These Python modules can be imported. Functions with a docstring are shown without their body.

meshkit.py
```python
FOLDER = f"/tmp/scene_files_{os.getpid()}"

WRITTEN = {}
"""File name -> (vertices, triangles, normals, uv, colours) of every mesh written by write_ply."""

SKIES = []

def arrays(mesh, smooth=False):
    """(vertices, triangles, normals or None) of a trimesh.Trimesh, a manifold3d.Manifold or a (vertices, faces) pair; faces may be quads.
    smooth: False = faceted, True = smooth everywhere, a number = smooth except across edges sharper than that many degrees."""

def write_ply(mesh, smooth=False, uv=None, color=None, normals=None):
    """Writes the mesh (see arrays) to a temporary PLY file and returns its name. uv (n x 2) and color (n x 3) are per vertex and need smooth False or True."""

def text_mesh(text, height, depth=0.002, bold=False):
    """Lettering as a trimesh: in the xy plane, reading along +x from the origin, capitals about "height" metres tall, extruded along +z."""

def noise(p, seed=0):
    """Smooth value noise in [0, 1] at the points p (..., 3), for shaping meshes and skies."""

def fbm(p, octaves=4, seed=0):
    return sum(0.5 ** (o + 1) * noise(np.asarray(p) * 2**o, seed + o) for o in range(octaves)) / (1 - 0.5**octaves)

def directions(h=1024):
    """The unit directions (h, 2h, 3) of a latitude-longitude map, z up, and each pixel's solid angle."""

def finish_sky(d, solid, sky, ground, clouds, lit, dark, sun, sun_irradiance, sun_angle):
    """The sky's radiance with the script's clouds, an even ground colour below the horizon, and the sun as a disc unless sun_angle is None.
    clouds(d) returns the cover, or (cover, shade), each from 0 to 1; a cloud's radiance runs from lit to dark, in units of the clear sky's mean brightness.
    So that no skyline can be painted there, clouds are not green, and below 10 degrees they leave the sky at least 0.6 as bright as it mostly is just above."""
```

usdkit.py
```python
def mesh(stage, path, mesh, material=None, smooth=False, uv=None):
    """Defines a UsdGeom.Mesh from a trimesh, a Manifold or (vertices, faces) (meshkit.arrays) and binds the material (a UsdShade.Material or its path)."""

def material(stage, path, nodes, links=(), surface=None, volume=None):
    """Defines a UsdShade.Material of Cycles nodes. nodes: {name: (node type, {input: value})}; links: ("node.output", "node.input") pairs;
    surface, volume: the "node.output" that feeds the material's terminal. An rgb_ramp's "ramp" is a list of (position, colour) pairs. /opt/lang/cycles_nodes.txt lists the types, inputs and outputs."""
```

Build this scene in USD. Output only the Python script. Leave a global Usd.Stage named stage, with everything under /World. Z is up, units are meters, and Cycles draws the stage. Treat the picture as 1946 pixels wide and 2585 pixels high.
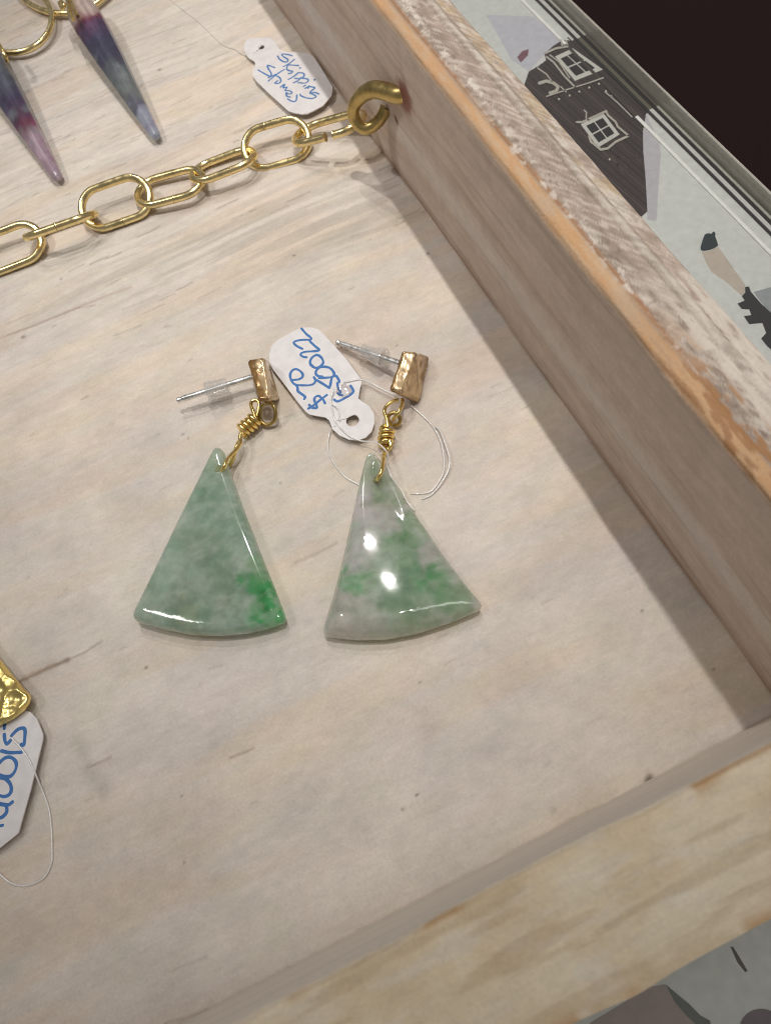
import math, random
import numpy as np, trimesh, manifold3d, usdkit, meshkit
from scipy.spatial import Delaunay
from shapely import Polygon, LineString, Point, union_all, contains_xy
import shapely
from pxr import Usd, UsdGeom, UsdLux, UsdShade, Gf, Sdf, Vt

random.seed(5)
rng = np.random.default_rng(5)
stage = Usd.Stage.CreateInMemory()
UsdGeom.SetStageUpAxis(stage, UsdGeom.Tokens.z)
UsdGeom.SetStageMetersPerUnit(stage, 1.0)
UsdGeom.Xform.Define(stage, '/World')
MM = 0.001            # shapes below are written in millimetres, the stage is in metres

# ------------------------------------------------------------------ camera
# origin: the floor corner of the tray; +x right along the lower rail, +y along the right rail, z up
F_PX, W_PX, H_PX = 1757.917, 1946.0, 2585.0
R = np.array([[0.8978644591421715, -0.418430731859158, -0.13694939081699195],
              [-0.43713517868070806, -0.8101782574417625, -0.39054324565714177],
              [0.05246187729314732, 0.41052029645857774, -0.9103410556634476]])
EYE = np.array([-33.61286213, 4.58484336, 85.0])
cam = UsdGeom.Camera.Define(stage, '/World/camera')
AP = 6.5
cam.CreateHorizontalApertureAttr(AP)
cam.CreateVerticalApertureAttr(AP * H_PX / W_PX)
cam.CreateFocalLengthAttr(AP * F_PX / W_PX)
cam.CreateFStopAttr(13.0)
cam.CreateFocusDistanceAttr(0.0915)
cam.CreateClippingRangeAttr(Gf.Vec2f(0.002, 20.0))
cam.CreateExposureAttr(0.1)
m = Gf.Matrix4d(1.0)
for i, a in enumerate((R[0], -R[1], -R[2])):
    m.SetRow(i, Gf.Vec4d(*map(float, a), 0))
m.SetRow(3, Gf.Vec4d(*map(float, EYE * MM), 1))
cam.AddTransformOp().Set(m)

# ------------------------------------------------------------------ lamps of the shop, and added fill panels
def lamp(name, pos, radius, power, color, cone=None):
    l = UsdLux.SphereLight.Define(stage, '/World/' + name)
    l.CreateRadiusAttr(radius)
    l.CreateNormalizeAttr(True)
    l.CreateIntensityAttr(power)
    l.CreateColorAttr(Gf.Vec3f(*color))
    l.AddTranslateOp().Set(Gf.Vec3d(*pos))
    return l

def panel(name, pos, target, w, h, power, color):
    l = UsdLux.RectLight.Define(stage, '/World/' + name)
    l.CreateWidthAttr(w); l.CreateHeightAttr(h)
    l.CreateNormalizeAttr(True)
    l.CreateIntensityAttr(power)
    l.CreateColorAttr(Gf.Vec3f(*color))
    z = np.array(pos, float) - np.array(target, float); z /= np.linalg.norm(z)
    x = np.cross([0, 1, 0.01], z); x /= np.linalg.norm(x); y = np.cross(z, x)
    mm = Gf.Matrix4d(1.0)
    for i, a in enumerate((x, y, z)):
        mm.SetRow(i, Gf.Vec4d(*map(float, a), 0))
    mm.SetRow(3, Gf.Vec4d(*map(float, pos), 1))
    l.AddTransformOp().Set(mm)
    return l

CEN = (-0.03, 0.05, 0.0)
def spot(name, pos, aim, radius, power, color, angle, soft):
    l = lamp(name, pos, radius, power, color)
    z = np.array(pos, float) - np.array(aim, float); z /= np.linalg.norm(z)
    x = np.cross([0, 1, 0.01], z); x /= np.linalg.norm(x); y = np.cross(z, x)
    mm = Gf.Matrix4d(1.0)
    for i, a in enumerate((x, y, z)):
        mm.SetRow(i, Gf.Vec4d(*map(float, a), 0))
    mm.SetRow(3, Gf.Vec4d(*map(float, pos), 1))
    UsdGeom.Xformable(l).ClearXformOpOrder(); UsdGeom.Xformable(l).AddTransformOp(opSuffix='aim').Set(mm)
    sh = UsdLux.ShapingAPI.Apply(l.GetPrim())
    sh.CreateShapingConeAngleAttr(angle); sh.CreateShapingConeSoftnessAttr(soft)
    return l
AIM = (-0.004, 0.096, 0.0)
KEY = (1.0, 0.97, 0.925)
# a row of three narrow spots above and to the right of the tray, one more from the left, then two added soft fill panels
spot('ceiling_spot', (0.25, 0.16, 1.50), AIM, 0.020, 8.6, KEY, 4.5, 0.8)
spot('ceiling_spot_middle', (0.25, 0.72, 1.45), AIM, 0.018, 4.2, KEY, 4.5, 0.8)
spot('ceiling_spot_back', (0.25, 1.06, 1.40), AIM, 0.018, 3.4, KEY, 4.5, 0.8)
spot('ceiling_spot_left', (-0.75, 0.60, 1.50), (0.0, 0.165, 0.01), 0.030, 6.6, (1.0, 0.96, 0.91), 4.6, 0.8)
panel('added_fill_panel', (0.62, -0.15, 1.70), CEN, 0.8, 0.35, 0.85, (1.0, 0.97, 0.94))  # unseen soft panel, added to lighten the board corner
panel('added_fill_panel_left', (-0.75, 0.45, 1.70), CEN, 0.30, 0.30, 1.1, (1.0, 0.97, 0.94))  # second added panel, fills the rail shadow and inner faces
dome = UsdLux.DomeLight.Define(stage, '/World/room_light')
dome.CreateIntensityAttr(1.0)
room = usdkit.material(stage, '/World/Looks/room_light', {'b': ('background_shader', {'color': (1.0, 0.96, 0.91), 'strength': 0.185})}, surface='b.background')
UsdShade.MaterialBindingAPI.Apply(dome.GetPrim()).Bind(room)

# ------------------------------------------------------------------ helpers
def at(u, v, z=0.0):
    """the point at height z (mm) seen at this place of the photograph"""
    d = np.array([(u - W_PX / 2) / F_PX, (v - H_PX / 2) / F_PX, 1.0]) @ R
    return EYE + (z - EYE[2]) / d[2] * d

def crop(ox, oy, s):
    """points read off an enlargement that starts at (ox, oy)"""
    def f(x, y, z=0.0):
        return at(ox + x / s, oy + y / s, z)
    return f

def srgb(r, g, b):
    c = np.array([r, g, b], float) / 255
    return np.where(c <= 0.04045, c / 12.92, ((c + 0.055) / 1.055) ** 2.4)

used = {}
def numbered(parent, name):
    k = (parent, name); n = used.get(k, 0); used[k] = n + 1
    return name if n == 0 else '%s_%03d' % (name, n)

def setd(prim, **kw):
    for k, v in kw.items():
        if v: prim.SetCustomDataByKey(k, v)

def thing(name, loc, label, cat, group=None):
    x = UsdGeom.Xform.Define(stage, '/World/' + numbered('/World', name))
    x.AddTranslateOp().Set(Gf.Vec3d(*[float(c) * MM for c in loc]))
    setd(x.GetPrim(), label=label, category=cat, group=group)
    return x.GetPrim(), np.array(loc, float)

def obj(name, mesh, mat, parent=None, smooth=False, tint=None, label=None, cat=None, group=None, kind=None):
    """one Mesh prim; mesh is in world millimetres; parent is what thing() or obj() returned"""
    base, off = ('/World', np.zeros(3)) if parent is None else (str(parent[0].GetPath()), parent[1])
    v, f, n = meshkit.arrays(mesh, smooth)
    path = base + '/' + numbered(base, name)
    g = UsdGeom.Mesh.Define(stage, path)
    g.CreatePointsAttr(Vt.Vec3fArray.FromNumpy(((v - off) * MM).astype(np.float32)))
    g.CreateFaceVertexCountsAttr(Vt.IntArray.FromNumpy(np.full(len(f), 3, np.int32)))
    g.CreateFaceVertexIndicesAttr(Vt.IntArray.FromNumpy(f.astype(np.int32).ravel()))
    g.CreateSubdivisionSchemeAttr('none')
    if n is not None:
        g.CreateNormalsAttr(Vt.Vec3fArray.FromNumpy(n.astype(np.float32))); g.SetNormalsInterpolation('vertex')
    if tint is not None:
        t = np.clip(tint(v), 0, 1)
        UsdGeom.PrimvarsAPI(g).CreatePrimvar('tint', Sdf.ValueTypeNames.Color3fArray, 'vertex').Set(Vt.Vec3fArray.FromNumpy(t.astype(np.float32)))
    UsdShade.MaterialBindingAPI.Apply(g.GetPrim()).Bind(mat)
    setd(g.GetPrim(), label=label, category=cat, group=group, kind=kind)
    return g.GetPrim(), off

def curve(pts, step=0.15, closed=False):
    """a smooth line through the points"""
    p = np.asarray(pts, float)
    if closed: p = np.vstack([p[-1], p, p[0], p[1]])
    else: p = np.vstack([2 * p[0] - p[1], p, 2 * p[-1] - p[-2]])
    out = []
    for i in range(1, len(p) - 2):
        n = max(2, int(np.linalg.norm(p[i + 1] - p[i]) / step))
        t = np.linspace(0, 1, n, endpoint=False)[:, None]
        a, b, c, d = p[i - 1], p[i], p[i + 1], p[i + 2]
        out.append(0.5 * (2 * b + (c - a) * t + (2 * a - 5 * b + 4 * c - d) * t ** 2 + (3 * b - a - 3 * c + d) * t ** 3))
    q = np.vstack(out)
    return q if closed else np.vstack([q, p[-2]])

def tube(path, r, sides=12, closed=False, caps=True):
    p = np.asarray(path, float); n = len(p)
    r = np.broadcast_to(np.asarray(r, float), (n,))
    t = np.roll(p, -1, 0) - np.roll(p, 1, 0) if closed else np.gradient(p, axis=0)
    t /= np.linalg.norm(t, axis=1, keepdims=True) + 1e-12
    a = np.cross(t[0], [0.3, 0.2, 1.0]); a /= np.linalg.norm(a)
    A = []
    for i in range(n):
        a = a - t[i] * (a @ t[i]); a /= np.linalg.norm(a) + 1e-12; A.append(a)
    A = np.array(A); B = np.cross(t, A)
    ang = np.arange(sides) * 2 * math.pi / sides
    if closed:                           # spread the twist so that the ends meet
        e = A[-1] - t[0] * (A[-1] @ t[0])
        tw = math.atan2(e @ B[0], e @ A[0])
        ph = ang[None] - np.linspace(0, 1, n)[:, None] * tw
    else: ph = np.repeat(ang[None], n, 0)
    V = (p[:, None] + r[:, None, None] * (np.cos(ph)[..., None] * A[:, None] + np.sin(ph)[..., None] * B[:, None])).reshape(-1, 3)
    i = np.arange(n if closed else n - 1)[:, None]; j = np.arange(sides)[None]
    i2 = (i + 1) % n
    q = np.stack([i * sides + j, i * sides + (j + 1) % sides, i2 * sides + (j + 1) % sides, i2 * sides + j], -1).reshape(-1, 4)
    Fc = [q[:, [0, 1, 2]], q[:, [0, 2, 3]]]
    if caps and not closed:
        V = np.vstack([V, p[0], p[-1]]); k = n * sides
        J = np.arange(sides)
        Fc.append(np.stack([np.full(sides, k), (J + 1) % sides, J], 1))
        Fc.append(np.stack([np.full(sides, k + 1), (n - 1) * sides + J, (n - 1) * sides + (J + 1) % sides], 1))
    return trimesh.Trimesh(V, np.vstack(Fc), process=False)

def join(*ms): return trimesh.util.concatenate(ms)

def extrude(poly, z0, z1, tilt=None):
    """a flat shape between two heights; tilt(x, y) adds to z"""
    gs = [g for g in getattr(poly, 'geoms', [poly]) if g.area > 1e-6]
    ms = []
    for g in gs:
        e = trimesh.creation.extrude_polygon(g, z1 - z0, engine='earcut'); e.apply_translation([0, 0, z0]); ms.append(e)
    e = join(*ms)
    if tilt is not None:
        v = np.array(e.vertices); v[:, 2] += tilt(v[:, 0], v[:, 1]); e.vertices = v
    return e

def blob(points, r, n=2):
    """the rounded hull of some points"""
    s = trimesh.creation.icosphere(n, r)
    return trimesh.Trimesh(np.vstack([s.vertices + np.asarray(q) for q in points])).convex_hull

def grid(fn, us, vs):
    U, V = np.meshgrid(us, vs, indexing='ij')
    P = fn(U.ravel(), V.ravel())
    i, j = np.meshgrid(np.arange(len(us) - 1), np.arange(len(vs) - 1), indexing='ij')
    a = (i * len(vs) + j).ravel(); w = len(vs)
    return trimesh.Trimesh(P, np.vstack([np.stack([a, a + w, a + w + 1], 1), np.stack([a, a + w + 1, a + 1], 1)]), process=False)

def fb(x, y, z=0.0, octaves=4, seed=0):
    return meshkit.fbm(np.stack([x, y, np.broadcast_to(z, np.shape(x))], -1), octaves, seed)

def ss(a, b, x):
    t = np.clip((x - a) / (b - a), 0, 1); return t * t * (3 - 2 * t)

def mixc(a, b, t): return a + (np.asarray(b) - a) * np.asarray(t)[..., None]

# ------------------------------------------------------------------ materials
def mat(name, nodes, links, surface='p.BSDF'):
    return usdkit.material(stage, '/World/Looks/' + name, nodes, links, surface=surface)

def wood(name, stretch, bump, rough):
    return mat(name, {
        'a': ('attribute', {'attribute': 'tint'}), 'g': ('geometry', {}),
        'm': ('mapping', {'scale': stretch}),
        'n': ('noise_texture', {'scale': 1.0, 'detail': 6.0, 'roughness': 0.62}),
        'r': ('map_range', {'from_min': 0.3, 'from_max': 0.7, 'to_min': 0.945, 'to_max': 1.04}),
        'n2': ('noise_texture', {'scale': 2600.0, 'detail': 3.0, 'roughness': 0.6}),
        'r2': ('map_range', {'from_min': 0.3, 'from_max': 0.7, 'to_min': 0.94, 'to_max': 1.055}),
        'k': ('math', {'math_type': 'multiply'}),
        'c': ('vector_math', {'vector_math_type': 'multiply', 'math_type': 'multiply'}),
        'mul': ('mix', {'mix_type': 'multiply', 'fac': 1.0}),
        'add': ('math', {'math_type': 'add'}),
        'bu': ('bump', {'strength': 0.5, 'distance': bump}),
        'p': ('principled_bsdf', {'roughness': rough, 'specular_ior_level': 0.35})},
        [('g.position', 'm.vector'), ('m.vector', 'n.vector'), ('g.position', 'n2.vector'), ('n.fac', 'r.value'), ('n2.fac', 'r2.value'),
         ('r.result', 'k.value1'), ('r2.result', 'k.value2'), ('a.color', 'mul.color1'), ('k.value', 'mul.color2'), ('mul.color', 'p.base_color'),
         ('n.fac', 'add.value1'), ('n2.fac', 'add.value2'), ('add.value', 'bu.height'), ('bu.normal', 'p.normal')])

def metal(name, color, rough, bump=0.00004, scale=900.0):
    return mat(name, {
        'n': ('noise_texture', {'scale': scale, 'detail': 4.0}), 'g': ('geometry', {}),
        'r': ('map_range', {'from_min': 0.3, 'from_max': 0.7, 'to_min': rough * 0.7, 'to_max': rough * 1.4}),
        'n2': ('noise_texture', {'scale': scale * 0.5, 'detail': 3.0}),
        'rr': ('rgb_ramp', {'ramp': [(0.3, tuple(np.array(color) * 0.72)), (0.55, color), (1.0, color)]}),
        'bu': ('bump', {'strength': 0.35, 'distance': bump}),
        'p': ('principled_bsdf', {'metallic': 1.0})},
        [('g.position', 'n.vector'), ('g.position', 'n2.vector'), ('n.fac', 'r.value'), ('r.result', 'p.roughness'), ('n2.fac', 'rr.fac'), ('rr.color', 'p.base_color'),
         ('n.fac', 'bu.height'), ('bu.normal', 'p.normal')])

def plain(name, color, rough=0.5, **kw):
    return mat(name, {
        'g': ('geometry', {}), 'n': ('noise_texture', {'scale': 700.0, 'detail': 4.0}),
        'rr': ('rgb_ramp', {'ramp': [(0.3, tuple(np.array(color) * 0.92)), (0.7, tuple(np.minimum(1, np.array(color) * 1.05)))]}),
        'p': ('principled_bsdf', {'roughness': rough, **kw})},
        [('g.position', 'n.vector'), ('n.fac', 'rr.fac'), ('rr.color', 'p.base_color')])

def clear(name, tint, gloss, base=0.02, milk=0.0):
    """thin clear plastic or glass: light passes, the surface shines"""
    return mat(name, {
        't': ('transparent_bsdf', {'color': tint}), 'gl': ('glossy_bsdf', {'color': (1, 1, 1), 'roughness': gloss}),
        'd': ('diffuse_bsdf', {'color': (0.92, 0.91, 0.90)}),
        'lw': ('layer_weight', {'blend': 0.5}), 'f': ('math', {'math_type': 'power', 'value2': 4.0}), 'f2': ('math', {'math_type': 'multiply', 'value2': 0.8}),
        'fa': ('math', {'math_type': 'add', 'value2': base + 0.035, 'use_clamp': True}),
        'm1': ('mix_closure', {'fac': milk}), 'mx': ('mix_closure', {})},
        [('t.BSDF', 'm1.closure1'), ('d.BSDF', 'm1.closure2'), ('lw.facing', 'f.value1'), ('f.value', 'f2.value1'), ('f2.value', 'fa.value1'), ('fa.value', 'mx.fac'), ('m1.closure', 'mx.closure1'), ('gl.BSDF', 'mx.closure2')], 'mx.closure')

def stone(name, rough, sss, radius, fine):
    return mat(name, {
        'a': ('attribute', {'attribute': 'tint'}), 'g': ('geometry', {}),
        'n': ('noise_texture', {'scale': fine, 'detail': 5.0, 'roughness': 0.6}),
        'r': ('map_range', {'from_min': 0.3, 'from_max': 0.7, 'to_min': 0.86, 'to_max': 1.12}),
        'mul': ('mix', {'mix_type': 'multiply', 'fac': 1.0}),
        'n2': ('noise_texture', {'scale': 350.0, 'detail': 2.0}),
        'bu': ('bump', {'strength': 0.15, 'distance': 0.0001}),
        'p': ('principled_bsdf', {'roughness': rough, 'ior': 1.6, 'metallic': 0.4 if name == 'banded_shell' else 0.0, 'subsurface_weight': sss, 'subsurface_scale': radius, 'subsurface_radius': (1.0, 1.0, 0.8),
                                  'coat_weight': 0.5 if name == 'jade' else 0.2, 'coat_roughness': 0.04 if name == 'jade' else 0.15})},
        [('g.position', 'n.vector'), ('n.fac', 'r.value'), ('a.color', 'mul.color1'), ('r.result', 'mul.color2'), ('mul.color', 'p.base_color'),
         ('g.position', 'n2.vector'), ('n2.fac', 'bu.height'), ('bu.normal', 'p.normal'), ('bu.normal', 'p.coat_normal')])

M_floor = wood('whitewashed_panel', (330.0, 1300.0, 900.0), 0.00010, 0.62)
M_rail_y = wood('whitewashed_rail', (1300.0, 160.0, 1300.0), 0.00016, 0.6)
M_rail_x = wood('whitewashed_lower_rail', (160.0, 1300.0, 1300.0), 0.00016, 0.6)
M_chain = metal('brass_wire', (0.92, 0.75, 0.39), 0.23, 0.00003)
M_eye = metal('brass_plated_steel', (0.56, 0.42, 0.17), 0.33, 0.00002, 600.0)
M_wire = metal('gold_wire', (0.95, 0.72, 0.28), 0.20)
M_hammer = metal('hammered_gold', (1.0, 0.78, 0.30), 0.30, 0.0002, 500.0)
M_silver = metal('silver_post', (0.95, 0.95, 0.94), 0.30)
M_jade = stone('jade', 0.09, 0.7, 0.0016, 800.0)
M_fluor = stone('fluorite', 0.26, 0.35, 0.0012, 500.0)
M_shell = stone('banded_shell', 0.22, 0.15, 0.0006, 1500.0)
M_card = plain('tag_card', (0.76, 0.73, 0.735), 0.45)
M_ink = plain('blue_ink', (0.035, 0.16, 0.44), 0.5)
M_ink2 = plain('pale_blue_ink', (0.07, 0.20, 0.46), 0.5)
M_nylon = clear('nylon_thread', (0.97, 0.96, 0.95), 0.25, 0.10, 0.6)
M_clutch = clear('clear_silicone', (0.94, 0.935, 0.93), 0.08, 0.14, 0.22)
M_knot = clear('clear_plastic', (0.95, 0.94, 0.94), 0.06, 0.05, 0.0)
M_glass = clear('glass', (0.97, 0.98, 0.975), 0.01, 0.0)
M_edge = clear('ground_glass_edge', (0.80, 0.80, 0.78), 0.08, 0.10, 0.12)
M_dark = plain('dark_cloth', (0.045, 0.017, 0.018), 0.9)
M_back = plain('black_trim', (0.02, 0.018, 0.018), 0.4)
PAPER = {}
def paper(rgb):
    k = tuple(rgb)
    if k not in PAPER:
        PAPER[k] = plain('print_%02x%02x%02x' % k, tuple(srgb(*rgb)), 0.35)
    return PAPER[k]

# ------------------------------------------------------------------ the tray
HT = 26.1                                          # depth of the tray inside
TRAY = thing('wooden_tray', (-55, 100, -4), 'shallow whitewashed wooden tray with worn painted rails, holding all the jewellery', 'tray')

WHITE = np.array([0.665, 0.603, 0.54])
def stroke_list():
    """marks of the wood itself: (points on the photograph, half width mm, darkness, colour)"""
    br, gy = np.array([0.20, 0.13, 0.08]), np.array([0.25, 0.22, 0.19])
    pk = np.array([0.42, 0.28, 0.22])
    L = [([(48, 1722), (110, 1692), (171, 1666)], 0.28, 0.75, br), ([(60, 1712), (130, 1680)], 0.5, 0.30, pk),
         ([(165, 1668), (209, 1650), (256, 1620)], 0.16, 0.45, br),
         ([(221, 1937), (250, 1927), (280, 1913)], 0.10, 0.5, br), ([(193, 1866), (215, 1905), (225, 1940), (240, 1965), (262, 2000)], 0.9, 0.22, gy),
         ([(581, 1914), (612, 1902), (640, 1890)], 0.14, 0.45, br), ([(744, 1421), (800, 1397), (850, 1371)], 0.22, 0.30, br),
         ([(0, 854), (72, 827), (180, 782), (270, 746), (330, 725)], 0.30, 0.42, pk), ([(20, 845), (90, 820), (200, 775)], 0.12, 0.5, gy),
         ([(285, 848), (320, 834), (357, 820)], 0.12, 0.4, gy), ([(310, 780), (350, 765), (400, 745)], 0.12, 0.3, gy),
         ([(200, 777), (240, 770)], 0.16, 0.4, br), ([(80, 555), (130, 537), (185, 516)], 0.14, 0.45, pk),
         ([(0, 490), (60, 465), (120, 448)], 0.10, 0.4, pk), ([(0, 340), (25, 332)], 0.12, 0.5, gy),
         ([(100, 310), (165, 285), (235, 257)], 0.12, 0.4, gy), ([(350, 100), (420, 76), (500, 52)], 0.14, 0.35, gy),
         ([(340, 160), (420, 130), (500, 105)], 0.10, 0.35, gy), ([(345, 215), (430, 190), (500, 168)], 0.10, 0.35, gy),
         ([(255, 385), (300, 365), (350, 350)], 0.10, 0.35, gy), ([(420, 318), (470, 300)], 0.12, 0.35, gy),
         ([(190, 410), (230, 395)], 0.3, 0.3, pk), ([(60, 300), (130, 265), (200, 240)], 0.14, 0.28, gy),
         ([(1000, 553), (1040, 540), (1060, 528)], 0.14, 0.4, gy), ([(968, 460), (1000, 445)], 0.16, 0.35, gy),
         ([(780, 70), (820, 58)], 0.2, 0.3, gy), ([(525, 1690), (560, 1680)], 0.1, 0.3, gy), ([(700, 1060), (740, 1046)], 0.12, 0.3, gy),
         ([(1240, 1000), (1300, 975)], 0.1, 0.2, gy), ([(1140, 2235), (1122, 2244)], 0.14, 0.5, gy),
         ([(418, 2585), (470, 2571), (520, 2552)], 0.14, 0.35, br), ([(415, 2460), (470, 2437), (520, 2418)], 0.14, 0.25, gy)]
    for u, v, w, k in ((401, 175, 0.22, 0.9), (741, 645, 0.16, 0.7), (57, 851, 0.3, 0.6), (153, 704, 0.2, 0.6), (1619, 1543, 0.14, 0.7),
                       (368, 1686, 0.16, 0.7), (464, 2178, 0.13, 0.7), (1051, 2008, 0.11, 0.7), (1015, 2045, 0.1, 0.6), (458, 2010, 0.09, 0.5),
                       (1078, 640, 0.2, 0.7), (460, 1097, 0.1, 0.6), (473, 1107, 0.09, 0.5), (1058, 1723, 0.1, 0.6), (1800, 1690, 0.1, 0.6),
                       (665, 370, 0.1, 0.5), (1000, 872, 0.12, 0.6), (550, 1430, 0.1, 0.5), (706, 1220, 0.09, 0.5)):
        L.append(([(u, v), (u + 3, v - 1)], w, k, np.array([0.07, 0.05, 0.04])))
    L.append(([(1634, 1972), (1641, 1964)], 0.42, 0.85, np.array([0.13, 0.09, 0.06])))
    L.append(([(1395, 2046), (1397, 2045)], 0.35, 0.3, np.array([0.13, 0.09, 0.06])))
    return [(np.array([at(*q)[:2] for q in pts]), w, k, c) for pts, w, k, c in L]
STROKES = stroke_list()
for _ in range(520):                              # short open pores that run with the grain
    u, v = rng.uniform(-110, 0), 205 * rng.uniform(0, 1) ** 0.55
    l = rng.uniform(0.4, 3.2) * (1.4 if v > 90 else 0.6)
    STROKES.append((np.array([[u, v], [u + l * 0.5, v + rng.normal(0, 0.06)], [u + l, v + rng.normal(0, 0.12)]]), rng.uniform(0.09, 0.16),
                    rng.uniform(0.15, 0.55) * (1.0 if v > 80 else 0.5), np.array([0.24, 0.18, 0.13])))

def seg_dist(P, line):
    d = np.full(len(P), 1e9)
    for a, b in zip(line[:-1], line[1:]):
        ab = b - a; t = np.clip(((P - a) @ ab) / (ab @ ab + 1e-12), 0, 1)
        d = np.minimum(d, np.linalg.norm(P - a - t[:, None] * ab, axis=1))
    return d

def floor_tint(v):
    x, y = v[:, 0], v[:, 1]
    yy = y + 1.6 * (fb(x / 40, y / 60, 3, 2, 9) - 0.5) * 4
    broad = fb(x / 60, yy / 9, 0, 3, 1) - 0.5
    grain = fb(x / 16, yy / 1.3, 0, 3, 2) - 0.5
    fine = fb(x / 5, yy / 0.42, 0, 2, 3) - 0.5
    blot = fb(x / 6, y / 5, 0, 4, 4) - 0.5
    up = ss(60, 120, y)                            # the grain shows through the wash more at the far end
    spk = fb(x / 1.1, y / 0.8, 0, 3, 5) - 0.5
    g = 1 + broad * 0.12 + grain * (0.05 + 0.20 * up) + fine * (0.03 + 0.11 * up) + blot * (0.26 - 0.10 * up) + spk * 0.13
    c = WHITE * g[:, None]
    warm = fb(x / 25, yy / 4, 0, 3, 6)
    c = mixc(c, c * np.array([1.03, 0.97, 0.90]), ss(0.4, 0.75, warm))
    cool = fb(x / 18, y / 14, 0, 3, 7)
    c = mixc(c, c * np.array([0.965, 0.963, 0.985]), ss(0.45, 0.75, cool))
    ch = fb(x / 4, y / 2.5, 0, 3, 17)
    c = mixc(c, c * np.array([1.005, 0.992, 0.99]), ss(0.5, 0.7, ch)); c = mixc(c, c * np.array([0.992, 1.004, 0.978]), ss(0.48, 0.3, ch))
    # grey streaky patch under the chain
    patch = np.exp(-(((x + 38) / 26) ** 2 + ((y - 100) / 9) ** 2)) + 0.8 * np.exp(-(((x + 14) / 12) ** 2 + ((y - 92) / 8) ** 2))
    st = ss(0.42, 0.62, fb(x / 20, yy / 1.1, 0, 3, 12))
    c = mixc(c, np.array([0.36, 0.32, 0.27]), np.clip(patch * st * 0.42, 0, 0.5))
    P = v[:, :2]
    for line, w, k, col in STROKES:
        w = max(w, 0.13)
        lo, hi = line.min(0) - 3 * w - 0.4, line.max(0) + 3 * w + 0.4
        s = np.where((x > lo[0]) & (x < hi[0]) & (y > lo[1]) & (y < hi[1]))[0]
        if len(s) == 0: continue
        d = seg_dist(P[s], line)
        wob = 0.55 + 0.9 * fb(P[s, 0] / 0.5, P[s, 1] / 0.35, 0, 2, 8)
        c[s] = mixc(c[s], col, k * np.exp(-(d / (w * wob)) ** 2))
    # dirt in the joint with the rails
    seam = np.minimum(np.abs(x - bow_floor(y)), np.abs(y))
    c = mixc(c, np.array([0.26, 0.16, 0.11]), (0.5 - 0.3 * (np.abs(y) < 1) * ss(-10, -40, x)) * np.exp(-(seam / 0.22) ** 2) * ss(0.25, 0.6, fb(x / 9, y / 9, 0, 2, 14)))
    return c

# the right rail is slightly bowed, as old wood is: where its foot and its upper edge run
_by = np.array([-20, 0, 10, 20, 40, 60, 75, 90, 105, 130, 240.0])
def bow_floor(y): return np.interp(y, _by, [0.5, 0.42, 0.36, 0.25, 0.05, -0.02, -0.12, -0.3, -0.65, -0.9, -1.3])
def bow_top(y): return np.interp(y, [-20, 0, 30, 45, 60, 90, 110, 140, 240.0], [-0.2, -0.2, -0.35, -0.25, -0.1, 0.05, 0.3, 0.4, 0.5])

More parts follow.
